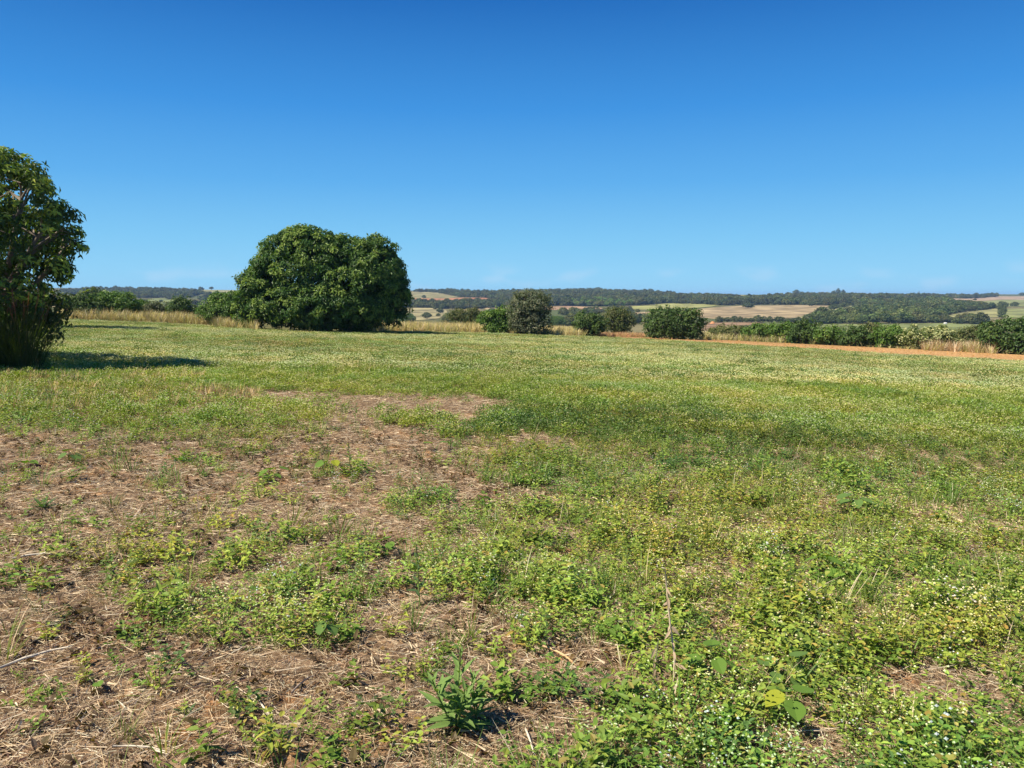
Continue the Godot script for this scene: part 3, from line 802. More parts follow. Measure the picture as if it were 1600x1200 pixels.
func dead_herb(h: float) -> ArrayMesh:
	var s := Shape.new()
	for i in 5:
		var a := TAU * i / 5.0 + rng.randf()
		var dir := Vector3(cos(a), rng.randf_range(0.15, 0.6), sin(a)).normalized()
		s.blade(Vector3.ZERO, dir, h * 1.4, 0.005, Vector3.DOWN * 0.2, Color(0.16, 0.09, 0.06), 3)
		for k in 7:
			var p := dir * h * 1.4 * rng.randf_range(0.3, 1.0) + Vector3.DOWN * 0.02
			var d := (dir + rv() + Vector3.DOWN * 0.35).normalized()
			s.fine_leaf(p, d, Vector3.UP + rv() * 0.8, rng.randf_range(0.02, 0.045), rng.randf_range(0.012, 0.022), vary(Color(0.125, 0.075, 0.055).lerp(Color(0.15, 0.10, 0.035), rng.randf()), 0.3), 0.6)
	return s.done()


func grass(n: int, h: float, w: float, col: Color, dry: float, spread := 0.04, bend := 0.6, segs := 3) -> ArrayMesh:
	var s := Shape.new()
	for i in n:
		var a := rng.randf() * TAU
		var out := Vector3(cos(a), 0, sin(a))
		var c := vary(col, 0.2)
		if rng.randf() < dry:
			c = vary(STRAW, 0.2)
		s.blade(out * spread * sqrt(rng.randf()), (Vector3.UP + out * rng.randf_range(0.05, 0.6)).normalized(), h * rng.randf_range(0.45, 1.0), w * rng.randf_range(0.7, 1.2), (out * bend + Vector3.DOWN * bend * 0.45) * rng.randf_range(0.1, 0.8), c, segs)
	return s.done()


func straw(n: int, r: float) -> ArrayMesh:
	var s := Shape.new()
	for i in n:
		var a := rng.randf() * TAU
		var dir := Vector3(cos(a), rng.randf_range(-0.1, 0.16), sin(a)).normalized()
		var length := rng.randf_range(0.015, 0.065) if rng.randf() < 0.8 else rng.randf_range(0.065, 0.17)
		var b := rng.randf() * TAU
		var p := Vector3(cos(b), 0, sin(b)) * r * sqrt(rng.randf()) + Vector3.UP * rng.randf_range(0.001, 0.022)
		var pale := rng.randf()
		var c := DUN.lerp(STRAW, smoothstep(0.3, 0.95, pale))
		if pale > 0.95:
			c = Color(0.62, 0.54, 0.40)
		elif pale < 0.14:
			c = Color(0.13, 0.085, 0.055)
		var wide := rng.randf_range(0.0012, 0.0032)
		if rng.randf() < 0.05:
			wide = rng.randf_range(0.004, 0.009)
		s.blade(p - dir * length * 0.5, dir, length, wide, rv() * 0.18, vary(c, 0.15), 2)
	return s.done()


func canopy(r: float, h: float, leaves: int, leaf_l: float, flowers: int, col: Color, petals: Color, bead_r: float) -> ArrayMesh:   # a piece of closed weed stand
	var s := Shape.new()
	for i in leaves:
		var a := rng.randf() * TAU
		var q := r * sqrt(rng.randf())
		var p := Vector3(cos(a) * q, h * (0.25 + 0.75 * pow(rng.randf(), 0.7)) * (1.0 - 0.45 * q / r * q / r), sin(a) * q)
		var dir := Vector3(rng.randf_range(-1, 1), rng.randf_range(-0.35, 0.8), rng.randf_range(-1, 1)).normalized()
		s.leaf(p, dir, Vector3.UP + rv() * 0.7, leaf_l * rng.randf_range(0.6, 1.25), leaf_l * rng.randf_range(0.35, 0.55), vary(col, 0.28))
	for i in int(leaves * 0.12):
		var a := rng.randf() * TAU
		var q := r * sqrt(rng.randf())
		s.blade(Vector3(cos(a) * q, 0, sin(a) * q), (Vector3.UP + rv() * 0.3).normalized(), h * rng.randf_range(0.7, 1.15), leaf_l * 0.12, rv() * 0.2, vary(col.lerp(Color(0.24, 0.2, 0.08), 0.5), 0.2), 2)
	for i in flowers:
		var a := rng.randf() * TAU
		var q := r * sqrt(rng.randf())
		s.bead(Vector3(cos(a) * q, h * rng.randf_range(0.75, 1.12) * (1.0 - 0.4 * q / r * q / r), sin(a) * q), bead_r * rng.randf_range(0.7, 1.3), vary(petals, 0.12))
	return s.done()


func tone(x: float, z: float) -> Color:
	var n := band_noise.get_noise_2d(x * 0.6, z * 1.2)
	var m := cover_noise.get_noise_2d(x * 0.5 + 70.0, z * 0.5)
	var v := 1.0 + 0.25 * n + rng.randf_range(-0.14, 0.14)
	return Color(v * (1.0 + 0.3 * m), v, v * (1.0 - 0.1 * m))


func near_cover() -> void:
	var herbs := []
	for i in 4:
		herbs.append(herb(4 + i % 2, rng.randf_range(0.11, 0.17), rng.randf_range(0.030, 0.044), 0, [GREEN, LIME, GREEN, DEEP][i], CREAM))
	for i in 3:
		herbs.append(herb(5, rng.randf_range(0.15, 0.2), rng.randf_range(0.026, 0.036), 3, [LIME, GREEN, LIME][i], CREAM))
	herbs.append(herb(3, 0.06, 0.03, 0, GREEN, CREAM))
	herbs.append(herb(4, 0.07, 0.036, 0, LIME, CREAM))
	herbs.append(herb(4, 0.13, 0.034, 3, GREEN, Color(0.68, 0.66, 0.66)))
	herbs.append(herb(3, 0.12, 0.066, 0, GREEN, CREAM))
	herbs.append(herb(3, 0.15, 0.062, 0, LIME.lerp(GREEN, 0.6), CREAM))
	herbs.append(herb(4, 0.18, 0.055, 1, LIME, CREAM))
	var dead := [dead_herb(0.07), dead_herb(0.09), dead_herb(0.06)]
	var grasses := [grass(16, 0.17, 0.0042, GREEN, 0.1), grass(24, 0.27, 0.0042, Color(0.17, 0.24, 0.05), 0.15, 0.05), grass(12, 0.13, 0.006, LIME, 0.05), grass(18, 0.24, 0.0038, Color(0.15, 0.22, 0.05), 0.25, 0.08, 0.9), grass(14, 0.2, 0.007, Color(0.11, 0.19, 0.035), 0.05, 0.05, 0.8)]
	var hh := Heap.new(herbs.size())
	var dh := Heap.new(dead.size())
	var gh := Heap.new(grasses.size())
	var z := -1.5
	while z > -12.0:
		var cell := 0.07 if z > -5.5 else 0.085 if z > -8.5 else 0.1
		var half := 0.7 * -z + 1.4
		var x := -half
		while x < half:
			var px := x + rng.randf() * cell
			var pz := z - rng.randf() * cell
			x += cell
			var c := cover(px, pz)
			var y := soil(px, pz) - 0.004
			var lush := cover_noise.get_noise_2d(px * 2.1 - 60.0, pz * 2.1)
			var bloom := cover_noise.get_noise_2d(px * 1.1 + 90.0, pz * 1.1)
			var hole := cover_noise.get_noise_2d(px * 5.0 + 15.0, pz * 5.0)
			var keep := smoothstep(0.2, 0.95, c) * 0.95 * (1.0 - 0.8 * smoothstep(0.2, 0.45, hole)) + 0.012
			keep *= 1.0 - smoothstep(9.5, 12.0, -pz)
			if rng.randf() < keep:
				var k: int
				if c < 0.5:
					k = [0, 1, 7, 8, 7, 3, 10][rng.randi() % 7]
				else:
					k = [0, 1, 2, 0, 1, 3, 10, 11, 12, 7, 2][rng.randi() % 11]
				if c > 0.45 and rng.randf() < 0.12 + 0.5 * smoothstep(0.0, 0.4, bloom):
					k = [4, 5, 6, 6, 9][rng.randi() % 5]
				if rng.randf() < leafy(px, pz):
					k = [0, 3, 3, 2, 11][rng.randi() % 5]
				hh.put(k, stand(px, pz, y, rng.randf_range(0.65, 1.1) * (0.95 + 0.75 * lush), 0.35, rng.randf_range(0.8, 1.25)), tone(px, pz))
			elif -pz < 11.0 and rng.randf() < 0.09 * (1.0 - c) + 0.5 * smoothstep(0.0, 0.4, cover_noise.get_noise_2d(px * 1.4 + 33.0, pz * 1.4)) * (1.0 - c) * smoothstep(1.5, -1.0, px):
				dh.put(rng.randi() % 3, stand(px, pz, y + 0.004, rng.randf_range(0.7, 1.4), 0.3), Color.WHITE * rng.randf_range(0.7, 1.3))
			var gn := cover_noise.get_noise_2d(px * 0.8 - 20.0, pz * 0.8)
			if rng.randf() < 0.018 + 0.05 * c + 0.3 * smoothstep(0.0, 0.45, gn) * smoothstep(-0.8, 0.8, px):
				gh.put(rng.randi() % 5, stand(px, pz, y, rng.randf_range(0.65, 1.2), 0.4), tone(px, pz))
		z -= cell
	lay("weeds", "flowering leafy green weeds covering the foreground", "weeds", "weed", herbs, M.weed, hh)
	lay("withered_weeds", "withered purple brown weeds among the straw", "dead weeds", "withered_weed", dead, M.weed, dh)
	lay("grass", "thin green grass growing between the weeds", "grass", "tuft", grasses, M.weed, gh)


func straw_cover() -> void:
	var kinds := [straw(80, 0.15), straw(76, 0.15), straw(70, 0.15), straw(86, 0.16)]
	var heap := Heap.new(4)
	var z := -1.4
	while z > -18.0:
		var cell := 0.075 if z > -6.0 else 0.13
		var half := 0.7 * -z + 1.2
		var x := -half
		while x < half:
			var px := x + rng.randf() * cell
			var pz := z - rng.randf() * cell
			x += cell
			var thick := cover_noise.get_noise_2d(px * 1.7 + 5.0, pz * 1.7)
			if rng.randf() < 0.78 + 0.5 * thick:
				var v := 1.0 + 0.2 * cover_noise.get_noise_2d(px * 0.7 + 50.0, pz * 0.7) + rng.randf_range(-0.12, 0.12)
				heap.put(rng.randi() % 4, stand(px, pz, soil(px, pz) - 0.002, rng.randf_range(0.8, 1.2) * (1.0 if z > -6.0 else 1.2), 0.08), Color(v, v, v))
		z -= cell
	lay("straw_litter", "dry straw and chopped stems littering the bare soil", "straw", "straw", kinds, M.straw, heap)


func far_cover() -> void:
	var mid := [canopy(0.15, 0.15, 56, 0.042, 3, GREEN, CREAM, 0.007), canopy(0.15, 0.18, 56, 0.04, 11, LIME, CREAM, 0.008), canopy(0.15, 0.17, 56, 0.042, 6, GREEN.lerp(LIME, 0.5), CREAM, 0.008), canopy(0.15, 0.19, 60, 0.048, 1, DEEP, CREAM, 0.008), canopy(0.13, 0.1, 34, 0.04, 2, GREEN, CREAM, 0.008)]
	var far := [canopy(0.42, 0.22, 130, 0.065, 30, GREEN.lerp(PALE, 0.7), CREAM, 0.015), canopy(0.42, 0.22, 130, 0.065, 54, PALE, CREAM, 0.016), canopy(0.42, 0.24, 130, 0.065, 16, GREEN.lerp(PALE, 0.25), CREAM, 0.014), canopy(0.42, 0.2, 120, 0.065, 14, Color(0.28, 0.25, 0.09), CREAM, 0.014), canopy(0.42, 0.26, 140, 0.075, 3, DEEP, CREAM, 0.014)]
	var mh := Heap.new(5)
	var fh := Heap.new(5)
	var z := -8.8
	while z > -20.0:
		var cell := 0.125
		var half := 0.7 * -z + 1.6
		var x := -half
		while x < half:
			var px := x + rng.randf() * cell
			var pz := z - rng.randf() * cell
			x += cell
			var c := cover(px, pz)
			if rng.randf() > smoothstep(0.25, 0.98, c) * smoothstep(8.8, 11.5, -pz):
				continue
			var n := band_noise.get_noise_2d(px * 1.1, pz * 1.6)
			var k := 2
			if rng.randf() < leafy(px, pz) * 0.75:
				k = 3 if rng.randf() < 0.65 else 0
			elif c < 0.55:
				k = [4, 0, 4][rng.randi() % 3]
			elif n + rng.randf_range(-0.3, 0.3) > 0.0:
				k = 1
			elif rng.randf() < 0.4:
				k = 0
			mh.put(k, stand(px, pz, soil(px, pz) - 0.01, rng.randf_range(0.65, 1.1) * (1.0 + 0.5 * cover_noise.get_noise_2d(px * 2.1 - 60.0, pz * 2.1)), 0.2, rng.randf_range(0.8, 1.2)), tone(px, pz))
		z -= cell
	z = -19.6
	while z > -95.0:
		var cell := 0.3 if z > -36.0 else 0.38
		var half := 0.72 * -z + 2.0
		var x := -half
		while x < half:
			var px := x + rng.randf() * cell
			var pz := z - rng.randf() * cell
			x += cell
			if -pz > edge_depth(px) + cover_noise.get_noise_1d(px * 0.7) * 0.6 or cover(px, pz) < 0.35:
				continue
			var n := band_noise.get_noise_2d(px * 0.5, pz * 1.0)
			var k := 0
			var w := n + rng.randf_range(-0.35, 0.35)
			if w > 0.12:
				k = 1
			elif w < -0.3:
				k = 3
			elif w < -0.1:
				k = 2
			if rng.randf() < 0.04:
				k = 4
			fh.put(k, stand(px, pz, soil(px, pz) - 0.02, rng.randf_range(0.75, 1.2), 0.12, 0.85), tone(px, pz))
		z -= cell
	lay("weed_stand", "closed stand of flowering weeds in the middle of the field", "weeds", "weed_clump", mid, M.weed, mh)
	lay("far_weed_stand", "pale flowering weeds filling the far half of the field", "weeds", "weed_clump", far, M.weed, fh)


func strip_grass(outline: Array, cell: float, h: float, heap: Heap, first: int, tint: Color) -> void:
	var poly := PackedVector2Array(outline)
	var lo: Vector2 = poly[0]
	var hi: Vector2 = poly[0]
	for p in poly:
		lo = lo.min(p)
		hi = hi.max(p)
	for i in int((hi.x - lo.x) / cell) + 1:
		for j in int((hi.y - lo.y) / cell) + 1:
			var q := lo + (Vector2(i, j) + Vector2(rng.randf(), rng.randf())) * cell
			if Geometry2D.is_point_in_polygon(q, poly) and band_noise.get_noise_2d(q.x * 3.0, q.y * 3.0) > -0.35:
				var v := rng.randf_range(0.8, 1.25)
				heap.put(first + rng.randi() % 2, stand(q.x, q.y, land(q.x, q.y) - 0.02, h * rng.randf_range(0.65, 1.15), 0.15), Color(tint.r * v, tint.g * v, tint.b * v))


func edge_grass() -> void:
	var gold := Color(0.50, 0.42, 0.16)
	var kinds := [grass(46, 1.0, 0.022, gold, 0.3, 0.16, 0.35), grass(40, 1.0, 0.02, Color(0.40, 0.38, 0.13), 0.2, 0.2, 0.45), grass(40, 1.0, 0.022, Color(0.34, 0.33, 0.11), 0.3, 0.2, 0.4), grass(40, 1.0, 0.02, Color(0.36, 0.25, 0.13), 0.3, 0.2, 0.3)]
	var heap := Heap.new(4)
	var w := Color.WHITE
	strip_grass([Vector2(-41.91, -59.06), Vector2(-37.72, -64.82), Vector2(-29.79, -63.3), Vector2(-22.79, -60.63), Vector2(-26.04, -69.3), Vector2(-34.26, -72.81), Vector2(-43.51, -74.81), Vector2(-47.7, -67.25)], 0.5, 1.15, heap, 0, w)
	strip_grass([Vector2(-19.85, -52.2), Vector2(-15.93, -48.18), Vector2(-18.72, -56.63), Vector2(-22.92, -60.33)], 0.42, 0.9, heap, 0, w)
	strip_grass([Vector2(-11.48, -53.41), Vector2(-7.74, -58.54), Vector2(-2.02, -60.96), Vector2(-2.43, -73.35), Vector2(-8.99, -67.95), Vector2(-12.71, -59.12)], 0.42, 0.95, heap, 0, w)
	strip_grass([Vector2(-0.24, -58.39), Vector2(5.04, -60.88), Vector2(6.19, -65.07), Vector2(6.91, -79.56), Vector2(3.34, -80.74), Vector2(-0.28, -67.92)], 0.42, 0.85, heap, 0, w)
	strip_grass([Vector2(6.69, -64.66), Vector2(11.52, -66.29), Vector2(13.31, -76.64), Vector2(7.35, -71.11)], 0.4, 0.45, heap, 2, Color(1.0, 0.75, 0.7))
	strip_grass([Vector2(15.72, -64.38), Vector2(17.96, -65.72), Vector2(22.33, -62.69), Vector2(25.94, -59.08), Vector2(30.53, -69.57), Vector2(25.75, -72.35), Vector2(25.4, -85.28), Vector2(20.34, -83.35)], 0.5, 0.8, heap, 1, w)
	strip_grass([Vector2(28.71, -54.11), Vector2(32.14, -50.98), Vector2(37.23, -59.09), Vector2(32.65, -61.55)], 0.42, 0.95, heap, 2, w)
	strip_grass([Vector2(25.56, -58.2), Vector2(34.65, -49.71), Vector2(38.36, -55.06), Vector2(28.5, -64.92)], 0.6, 0.4, heap, 1, w)
	strip_grass([Vector2(-7.48, -10.64), Vector2(-10.94, -15.65), Vector2(-9.4, -16.61), Vector2(-7.01, -16.85), Vector2(-4.93, -15.58), Vector2(-4.3, -12.87), Vector2(-5.32, -11.56), Vector2(-6.06, -10.64)], 0.24, 0.26, heap, 0, Color(0.95, 0.85, 0.9))
	strip_grass([Vector2(-9.4, -16.61), Vector2(-10.94, -15.65), Vector2(-14.15, -20.3), Vector2(-10.74, -21.57), Vector2(-1.85, -22.27), Vector2(-4.93, -15.58), Vector2(-7.01, -16.85)], 0.6, 0.3, heap, 1, Color(0.95, 0.85, 0.9))
	strip_grass([Vector2(9.67, -58.41), Vector2(13.75, -55.34), Vector2(18.17, -48.72), Vector2(21.66, -43.5), Vector2(26.52, -38.01), Vector2(33.81, -48.5), Vector2(27.1, -54.48), Vector2(22.03, -59.1), Vector2(16.07, -64.73), Vector2(10.85, -65.53)], 1.0, 0.22, heap, 0, Color(1.1, 0.8, 0.7))
	lay("dry_grass", "tall dry golden grass fringing the far field edge", "grass", "tuft", kinds, M.straw, heap)


# ---------------------------------------------------------------- single plants
var leaf_shapes := {}


func leaf_kind(points: Array, bend: float, teeth: float) -> ArrayMesh:      # unit leaf along +x, blade in the xz plane; points: [along, half width]
	var s := Shape.new()
	var pale := Color(1.25, 1.2, 1.1)
	for i in points.size() - 1:
		var a: Array = points[i]
		var b: Array = points[i + 1]
		var ya: float = -bend * a[0] * a[0]
		var yb: float = -bend * b[0] * b[0]
		var ca := Vector3(a[0], ya - a[1] * 0.18, 0)
		var cb := Vector3(b[0], yb - b[1] * 0.18, 0)
		for e in [-1.0, 1.0]:
			var wa: float = a[1] * (1.0 + (teeth if i % 2 else -teeth))
			var wb: float = b[1] * (1.0 + (teeth if (i + 1) % 2 else -teeth))
			var ea := Vector3(a[0], ya, e * wa)
			var eb := Vector3(b[0], yb, e * wb)
			s.v.append_array([ca, ea, eb, ca, eb, cb])
			s.c.append_array([pale, Color.WHITE, Color.WHITE, pale, Color.WHITE, pale])
	return s.done()


func tinted(c: Color) -> StandardMaterial3D:
	var m := plain(0.68, 0.3, Color(0.8, 0.85, 0.4))
	m.albedo_color = c.linear_to_srgb()
	return m


func plant_leaf(o: Node3D, shape: String, p: Vector3, dir: Vector3, up: Vector3, length: float, wide: float, mat: Material) -> void:
	var x := dir.normalized()
	var z := x.cross(up).normalized()
	var y := z.cross(x).normalized()
	part("leaf", leaf_shapes[shape], mat, o, Transform3D(Basis(x * length, y * length, z * length * wide), p))


func stalk(o: Node3D, pts: Array, r: float, col: Color, called := "stem") -> void:
	var s := Shape.new()
	var radii := []
	for i in pts.size():
		radii.append(r * (1.0 - 0.6 * i / pts.size()))
	s.tube(pts, radii, 6, col)
	part(called, s.smooth(), M.bark, o)


func upright_weed(g: Vector2, h: float, stems: int, label: String, mat: Material, leaf_l: float, bare := 0.0) -> void:
	var o := base("upright_weed", at(g), rng.randf() * TAU)
	tag(o, label, "weed")
	for i in stems:
		var a := rng.randf() * TAU
		var lean := Vector3(cos(a), 0, sin(a)) * h * (0.08 if i == 0 else 0.28)
		var hh := h * (1.0 if i == 0 else rng.randf_range(0.6, 0.85))
		var pts := [Vector3(0, -0.02, 0), lean * 0.4 + Vector3.UP * hh * 0.35, lean * 0.75 + Vector3.UP * hh * 0.7, lean + Vector3.UP * hh]
		stalk(o, pts, 0.004, Color(0.16, 0.21, 0.06))
		var n := 20
		var turn := rng.randf() * TAU
		for k in n:
			var t := bare + (1.0 - bare) * (k + 0.3) / n
			var p: Vector3 = pts[0].lerp(pts[1], t * 3.0) if t < 0.333 else pts[1].lerp(pts[2], t * 3.0 - 1.0) if t < 0.667 else pts[2].lerp(pts[3], t * 3.0 - 2.0)
			turn += 2.4
			plant_leaf(o, "lance", p, Vector3(cos(turn), 0.1 + t * 1.6 + rng.randf_range(-0.2, 0.2), sin(turn)), Vector3.UP + rv() * 0.35, leaf_l * (1.15 - 0.85 * t) * rng.randf_range(0.8, 1.15), 0.78, mat)


func bean(g: Vector2, n: int, size: float, h: float, label: String, mat: Material, other: Material = null) -> void:
	var o := base("broadleaf_weed", at(g), rng.randf() * TAU)
	tag(o, label, "weed")
	for i in n:
		var a := TAU * i / n + rng.randf_range(-0.4, 0.4)
		var out := Vector3(cos(a), 0, sin(a))
		var tip := out * size * rng.randf_range(0.35, 0.9) + Vector3.UP * h * rng.randf_range(0.55, 1.0)
		stalk(o, [Vector3(0, -0.02, 0), tip * 0.5 + Vector3.UP * h * 0.12, tip], 0.0025, Color(0.17, 0.22, 0.06))
		plant_leaf(o, "round", tip, out + Vector3.UP * rng.randf_range(-0.5, 0.25), Vector3.UP + rv() * 0.35, size * rng.randf_range(0.7, 1.1), 1.0, other if other and i % 3 == 1 else mat)


func rosette(g: Vector2, n: int, size: float, label: String, mat: Material, shape := "lance", rise := 0.5) -> void:
	var o := base("leaf_rosette", at(g), rng.randf() * TAU)
	tag(o, label, "weed")
	for i in n:
		var a := 2.4 * i
		var up := rise * (0.4 + 1.3 * i / n)
		plant_leaf(o, shape, Vector3(cos(a), 0, sin(a)) * 0.006 + Vector3.UP * 0.006 * i / n, Vector3(cos(a), up, sin(a)), Vector3.UP, size * rng.randf_range(0.75, 1.1) * (1.1 - 0.4 * i / n), 1.0, mat)


func tuft(g: Vector2, n: int, h: float, label: String, col: Color, dry: float) -> void:
	var o := base("grass_tuft", at(g, -0.01))
	tag(o, label, "grass")
	var b := part("blades", grass(n, h, 0.006, col, dry, 0.05, 0.7, 4), M.weed, o)
	b.set_meta("kind", "stuff")


func lying_stalk(a: Vector2, b: Vector2, r: float, label: String, col: Color) -> void:
	var s := Shape.new()
	var p := at(a, 0.02)
	var q := at(b, 0.025)
	var pts := [p, p.lerp(q, 0.35) + Vector3(0, 0.012, 0.006), p.lerp(q, 0.7) + Vector3(0, 0.008, -0.005), q]
	for i in 4:
		pts[i] -= p
	s.tube(pts, [r, r * 1.1, r * 0.9, r * 0.5], 6, col)
	var o := base("dry_stalk", p)
	tag(o, label, "stalk")
	part("stem", s.smooth(), M.straw, o)
	var l := Shape.new()
	for k in 3:
		var t: Vector3 = pts[1].lerp(pts[3], rng.randf())
		l.blade(t, (pts[3] + rv() * 0.05).normalized(), 0.05, r * 2.2, rv() * 0.3, vary(col, 0.1), 2)
	part("sheath", l.done(), M.straw, o)


func dry_stalk() -> void:
	var g: Vector2 = Vector2(0.7, -3.18)
	var o := base("dry_stalk", at(g))
	tag(o, "tall bleached dry stalk with shrivelled leaves standing among the weeds", "stalk")
	var pts := [Vector3(0, -0.02, 0), Vector3(0.0, 0.14, 0.01), Vector3(-0.02, 0.28, 0.0), Vector3(-0.035, 0.42, -0.01), Vector3(-0.045, 0.53, -0.02)]
	stalk(o, pts, 0.006, Color(0.55, 0.44, 0.32))
	for k in 30:
		var t := rng.randf_range(0.1, 0.95) * 4.0
		var i := mini(int(t), 3)
		var p: Vector3 = pts[i].lerp(pts[i + 1], t - i)
		var a := rng.randf() * TAU
		plant_leaf(o, "lance", p, Vector3(cos(a) * 0.8, rng.randf_range(-1.2, 0.2), sin(a) * 0.8), Vector3(cos(a), 0.3, sin(a)) + rv() * 0.7, rng.randf_range(0.03, 0.065), 0.8, M.leaf_dry)
	var o2 := base("dry_stalk", at(Vector2(0.61, -3.19)))
	tag(o2, "shorter pale dry stalk beside the tall bleached one", "stalk")
	stalk(o2, [Vector3(0, -0.02, 0), Vector3(0.01, 0.1, 0), Vector3(0.02, 0.22, 0.01)], 0.004, Color(0.52, 0.43, 0.3))
	for k in 4:
		plant_leaf(o2, "lance", Vector3(0.012, 0.06 + 0.04 * k, 0), Vector3(rng.randf_range(-0.5, 0.5), -1, 0.4), Vector3(0, 0.3, 1), 0.06, 0.7, M.leaf_dry)


func plume_grass(g: Vector2, n: int, h: float, plumes: int, label: String) -> void:
	var o := base("plume_grass", at(g, -0.02))
	tag(o, label, "grass")
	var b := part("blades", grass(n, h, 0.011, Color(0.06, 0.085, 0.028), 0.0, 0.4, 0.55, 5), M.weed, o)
	b.set_meta("kind", "stuff")
	for i in plumes:
		var a := rng.randf_range(-1.5, 1.5)
		var out := Vector3(cos(a), 0, sin(a))
		var root := out * 0.3 * rng.randf()
		var tip := root + out * h * rng.randf_range(0.15, 0.6) + Vector3.UP * h * rng.randf_range(0.75, 1.08)
		var mid := root.lerp(tip, 0.55) + Vector3.UP * h * 0.12
		var s := Shape.new()
		s.tube([root, mid, tip], [0.004, 0.003, 0.002], 4, Color(0.14, 0.12, 0.05))
		var dir := (tip - mid).normalized()
		for k in 44:
			s.blade(mid.lerp(tip, 0.25 + 0.75 * k / 44.0), (dir + rv() * 0.35).normalized(), rng.randf_range(0.03, 0.085), 0.008, Vector3.DOWN * 0.3, vary(Color(0.27, 0.125, 0.115), 0.25), 2)
		part("plume", s.done(), M.weed, o)


func single_plants() -> void:
	leaf_shapes.lance = leaf_kind([[0.0, 0.015], [0.12, 0.06], [0.25, 0.12], [0.38, 0.15], [0.5, 0.155], [0.62, 0.13], [0.74, 0.1], [0.86, 0.055], [1.0, 0.0]], 0.28, 0.09)
	leaf_shapes.round = leaf_kind([[-0.08, 0.16], [0.0, 0.32], [0.15, 0.42], [0.35, 0.46], [0.55, 0.4], [0.75, 0.26], [0.9, 0.11], [1.0, 0.0]], 0.16, 0.0)
	leaf_shapes.strap = leaf_kind([[0.0, 0.05], [0.25, 0.09], [0.5, 0.1], [0.75, 0.07], [1.0, 0.0]], 0.3, 0.0)
	var green := tinted(Color(0.12, 0.205, 0.05))
	var light := tinted(Color(0.18, 0.28, 0.075))
	var bright := tinted(Color(0.13, 0.23, 0.035))
	var blue := tinted(Color(0.075, 0.135, 0.05))
	var yellow := tinted(Color(0.30, 0.33, 0.03))
	M.leaf_dry = tinted(Color(0.50, 0.37, 0.26))
	upright_weed(Vector2(-0.22, -2.8), 0.33, 3, "bushy upright weed with toothed leaves alone on the straw in front", light, 0.15)
	upright_weed(Vector2(-0.14, -2.85), 0.2, 2, "shorter leafy weed leaning against the bushy toothed one", light, 0.12)
	upright_weed(Vector2(-0.5, -4.04), 0.34, 1, "slender upright weed behind the bushy toothed one", blue, 0.07, 0.1)
	upright_weed(Vector2(-1.59, -7.47), 0.3, 1, "dark upright weed beside round leaved plants on the straw", blue, 0.1)
	upright_weed(Vector2(1.73, -11.62), 0.5, 2, "tall dark weed rising from the middle of the field", blue, 0.13)
	upright_weed(Vector2(1.17, -15.07), 0.5, 1, "bluish weed standing behind the tall dark one, left of it", blue, 0.12)
	upright_weed(Vector2(-2.18, -10.62), 0.3, 1, "small upright weed on the straw strip in mid field", green, 0.1)
	upright_weed(Vector2(3.71, -16.72), 0.4, 1, "bluish upright weed far out, right of the tall dark one", blue, 0.12)
	upright_weed(Vector2(7.84, -14.93), 0.35, 2, "dark weed clump in the yellowish flowering band on the right", blue, 0.14)
	upright_weed(Vector2(-2.31, -4.32), 0.16, 1, "short upright weed left of the leafy foreground patch", green, 0.07)
	upright_weed(Vector2(-0.24, -7.55), 0.2, 1, "upright weed at the edge between straw and green", green, 0.09)
	bean(Vector2(-0.81, -4.91), 4, 0.085, 0.13, "broad leaved seedling with upright leaves in the centre left", bright, green)
	bean(Vector2(-2.23, -7.02), 6, 0.10, 0.13, "rounded bean like plant alone on the straw", bright)
	bean(Vector2(-1.74, -7.33), 5, 0.10, 0.15, "rounded plant right of the bean like one, under the dark weed", bright, yellow)
	bean(Vector2(2.87, -6.31), 6, 0.13, 0.22, "large broad leaved plant casting shade in the right weeds", green)
	bean(Vector2(0.53, -3.21), 2, 0.085, 0.05, "single heart shaped leaf lying at the straw hollow", green)
	bean(Vector2(0.39, -3.32), 2, 0.05, 0.05, "pair of small heart leaves left of the single heart leaf", green)
	bean(Vector2(0.87, -3.23), 5, 0.085, 0.15, "light green broad plant right of the dry stalk", bright)
	bean(Vector2(1.1, -2.91), 4, 0.085, 0.17, "broad leaves with one yellowish disc leaf at lower right", bright, yellow)
	bean(Vector2(1.19, -3.23), 4, 0.09, 0.15, "broad green leaves just above the yellowish disc leaf", green)
	bean(Vector2(1.95, -4.7), 4, 0.11, 0.14, "pale broad leaves low in the right weeds", bright)
	bean(Vector2(-1.41, -3.91), 4, 0.085, 0.11, "light green leaf pair in the left foreground patch", bright, yellow)
	bean(Vector2(-0.91, -3.58), 6, 0.07, 0.12, "compact bluish leafy clump at the edge of the straw", green)
	bean(Vector2(-4.38, -7.55), 4, 0.1, 0.13, "small rounded plant far left on the straw", green)
	bean(Vector2(-4.62, -7.19), 3, 0.09, 0.1, "yellow green seedling at the far left", bright)
	bean(Vector2(-0.89, -8.78), 4, 0.12, 0.12, "broad leaved plant with a yellow leaf in mid field", green, yellow)
	bean(Vector2(-1.72, -3.03), 2, 0.045, 0.06, "tiny pale two leaved seedling on the bare lower left", bright)
	bean(Vector2(-0.63, -2.61), 3, 0.055, 0.05, "small green leaves at the bottom edge beside white flowers", bright)
	bean(Vector2(1.6, -4.98), 4, 0.09, 0.13, "pale leaved plant above the dry stalk", bright)
	bean(Vector2(3.74, -5.89), 5, 0.1, 0.14, "broad leaved plant near the bare patch at the right edge", green)
	rosette(Vector2(-3.6, -5.79), 11, 0.15, "spiky dark rosette at the far left", blue, "strap", 0.9)
	rosette(Vector2(-2.25, -3.65), 9, 0.12, "spreading dark rosette in the lower left", blue, "strap", 0.3)
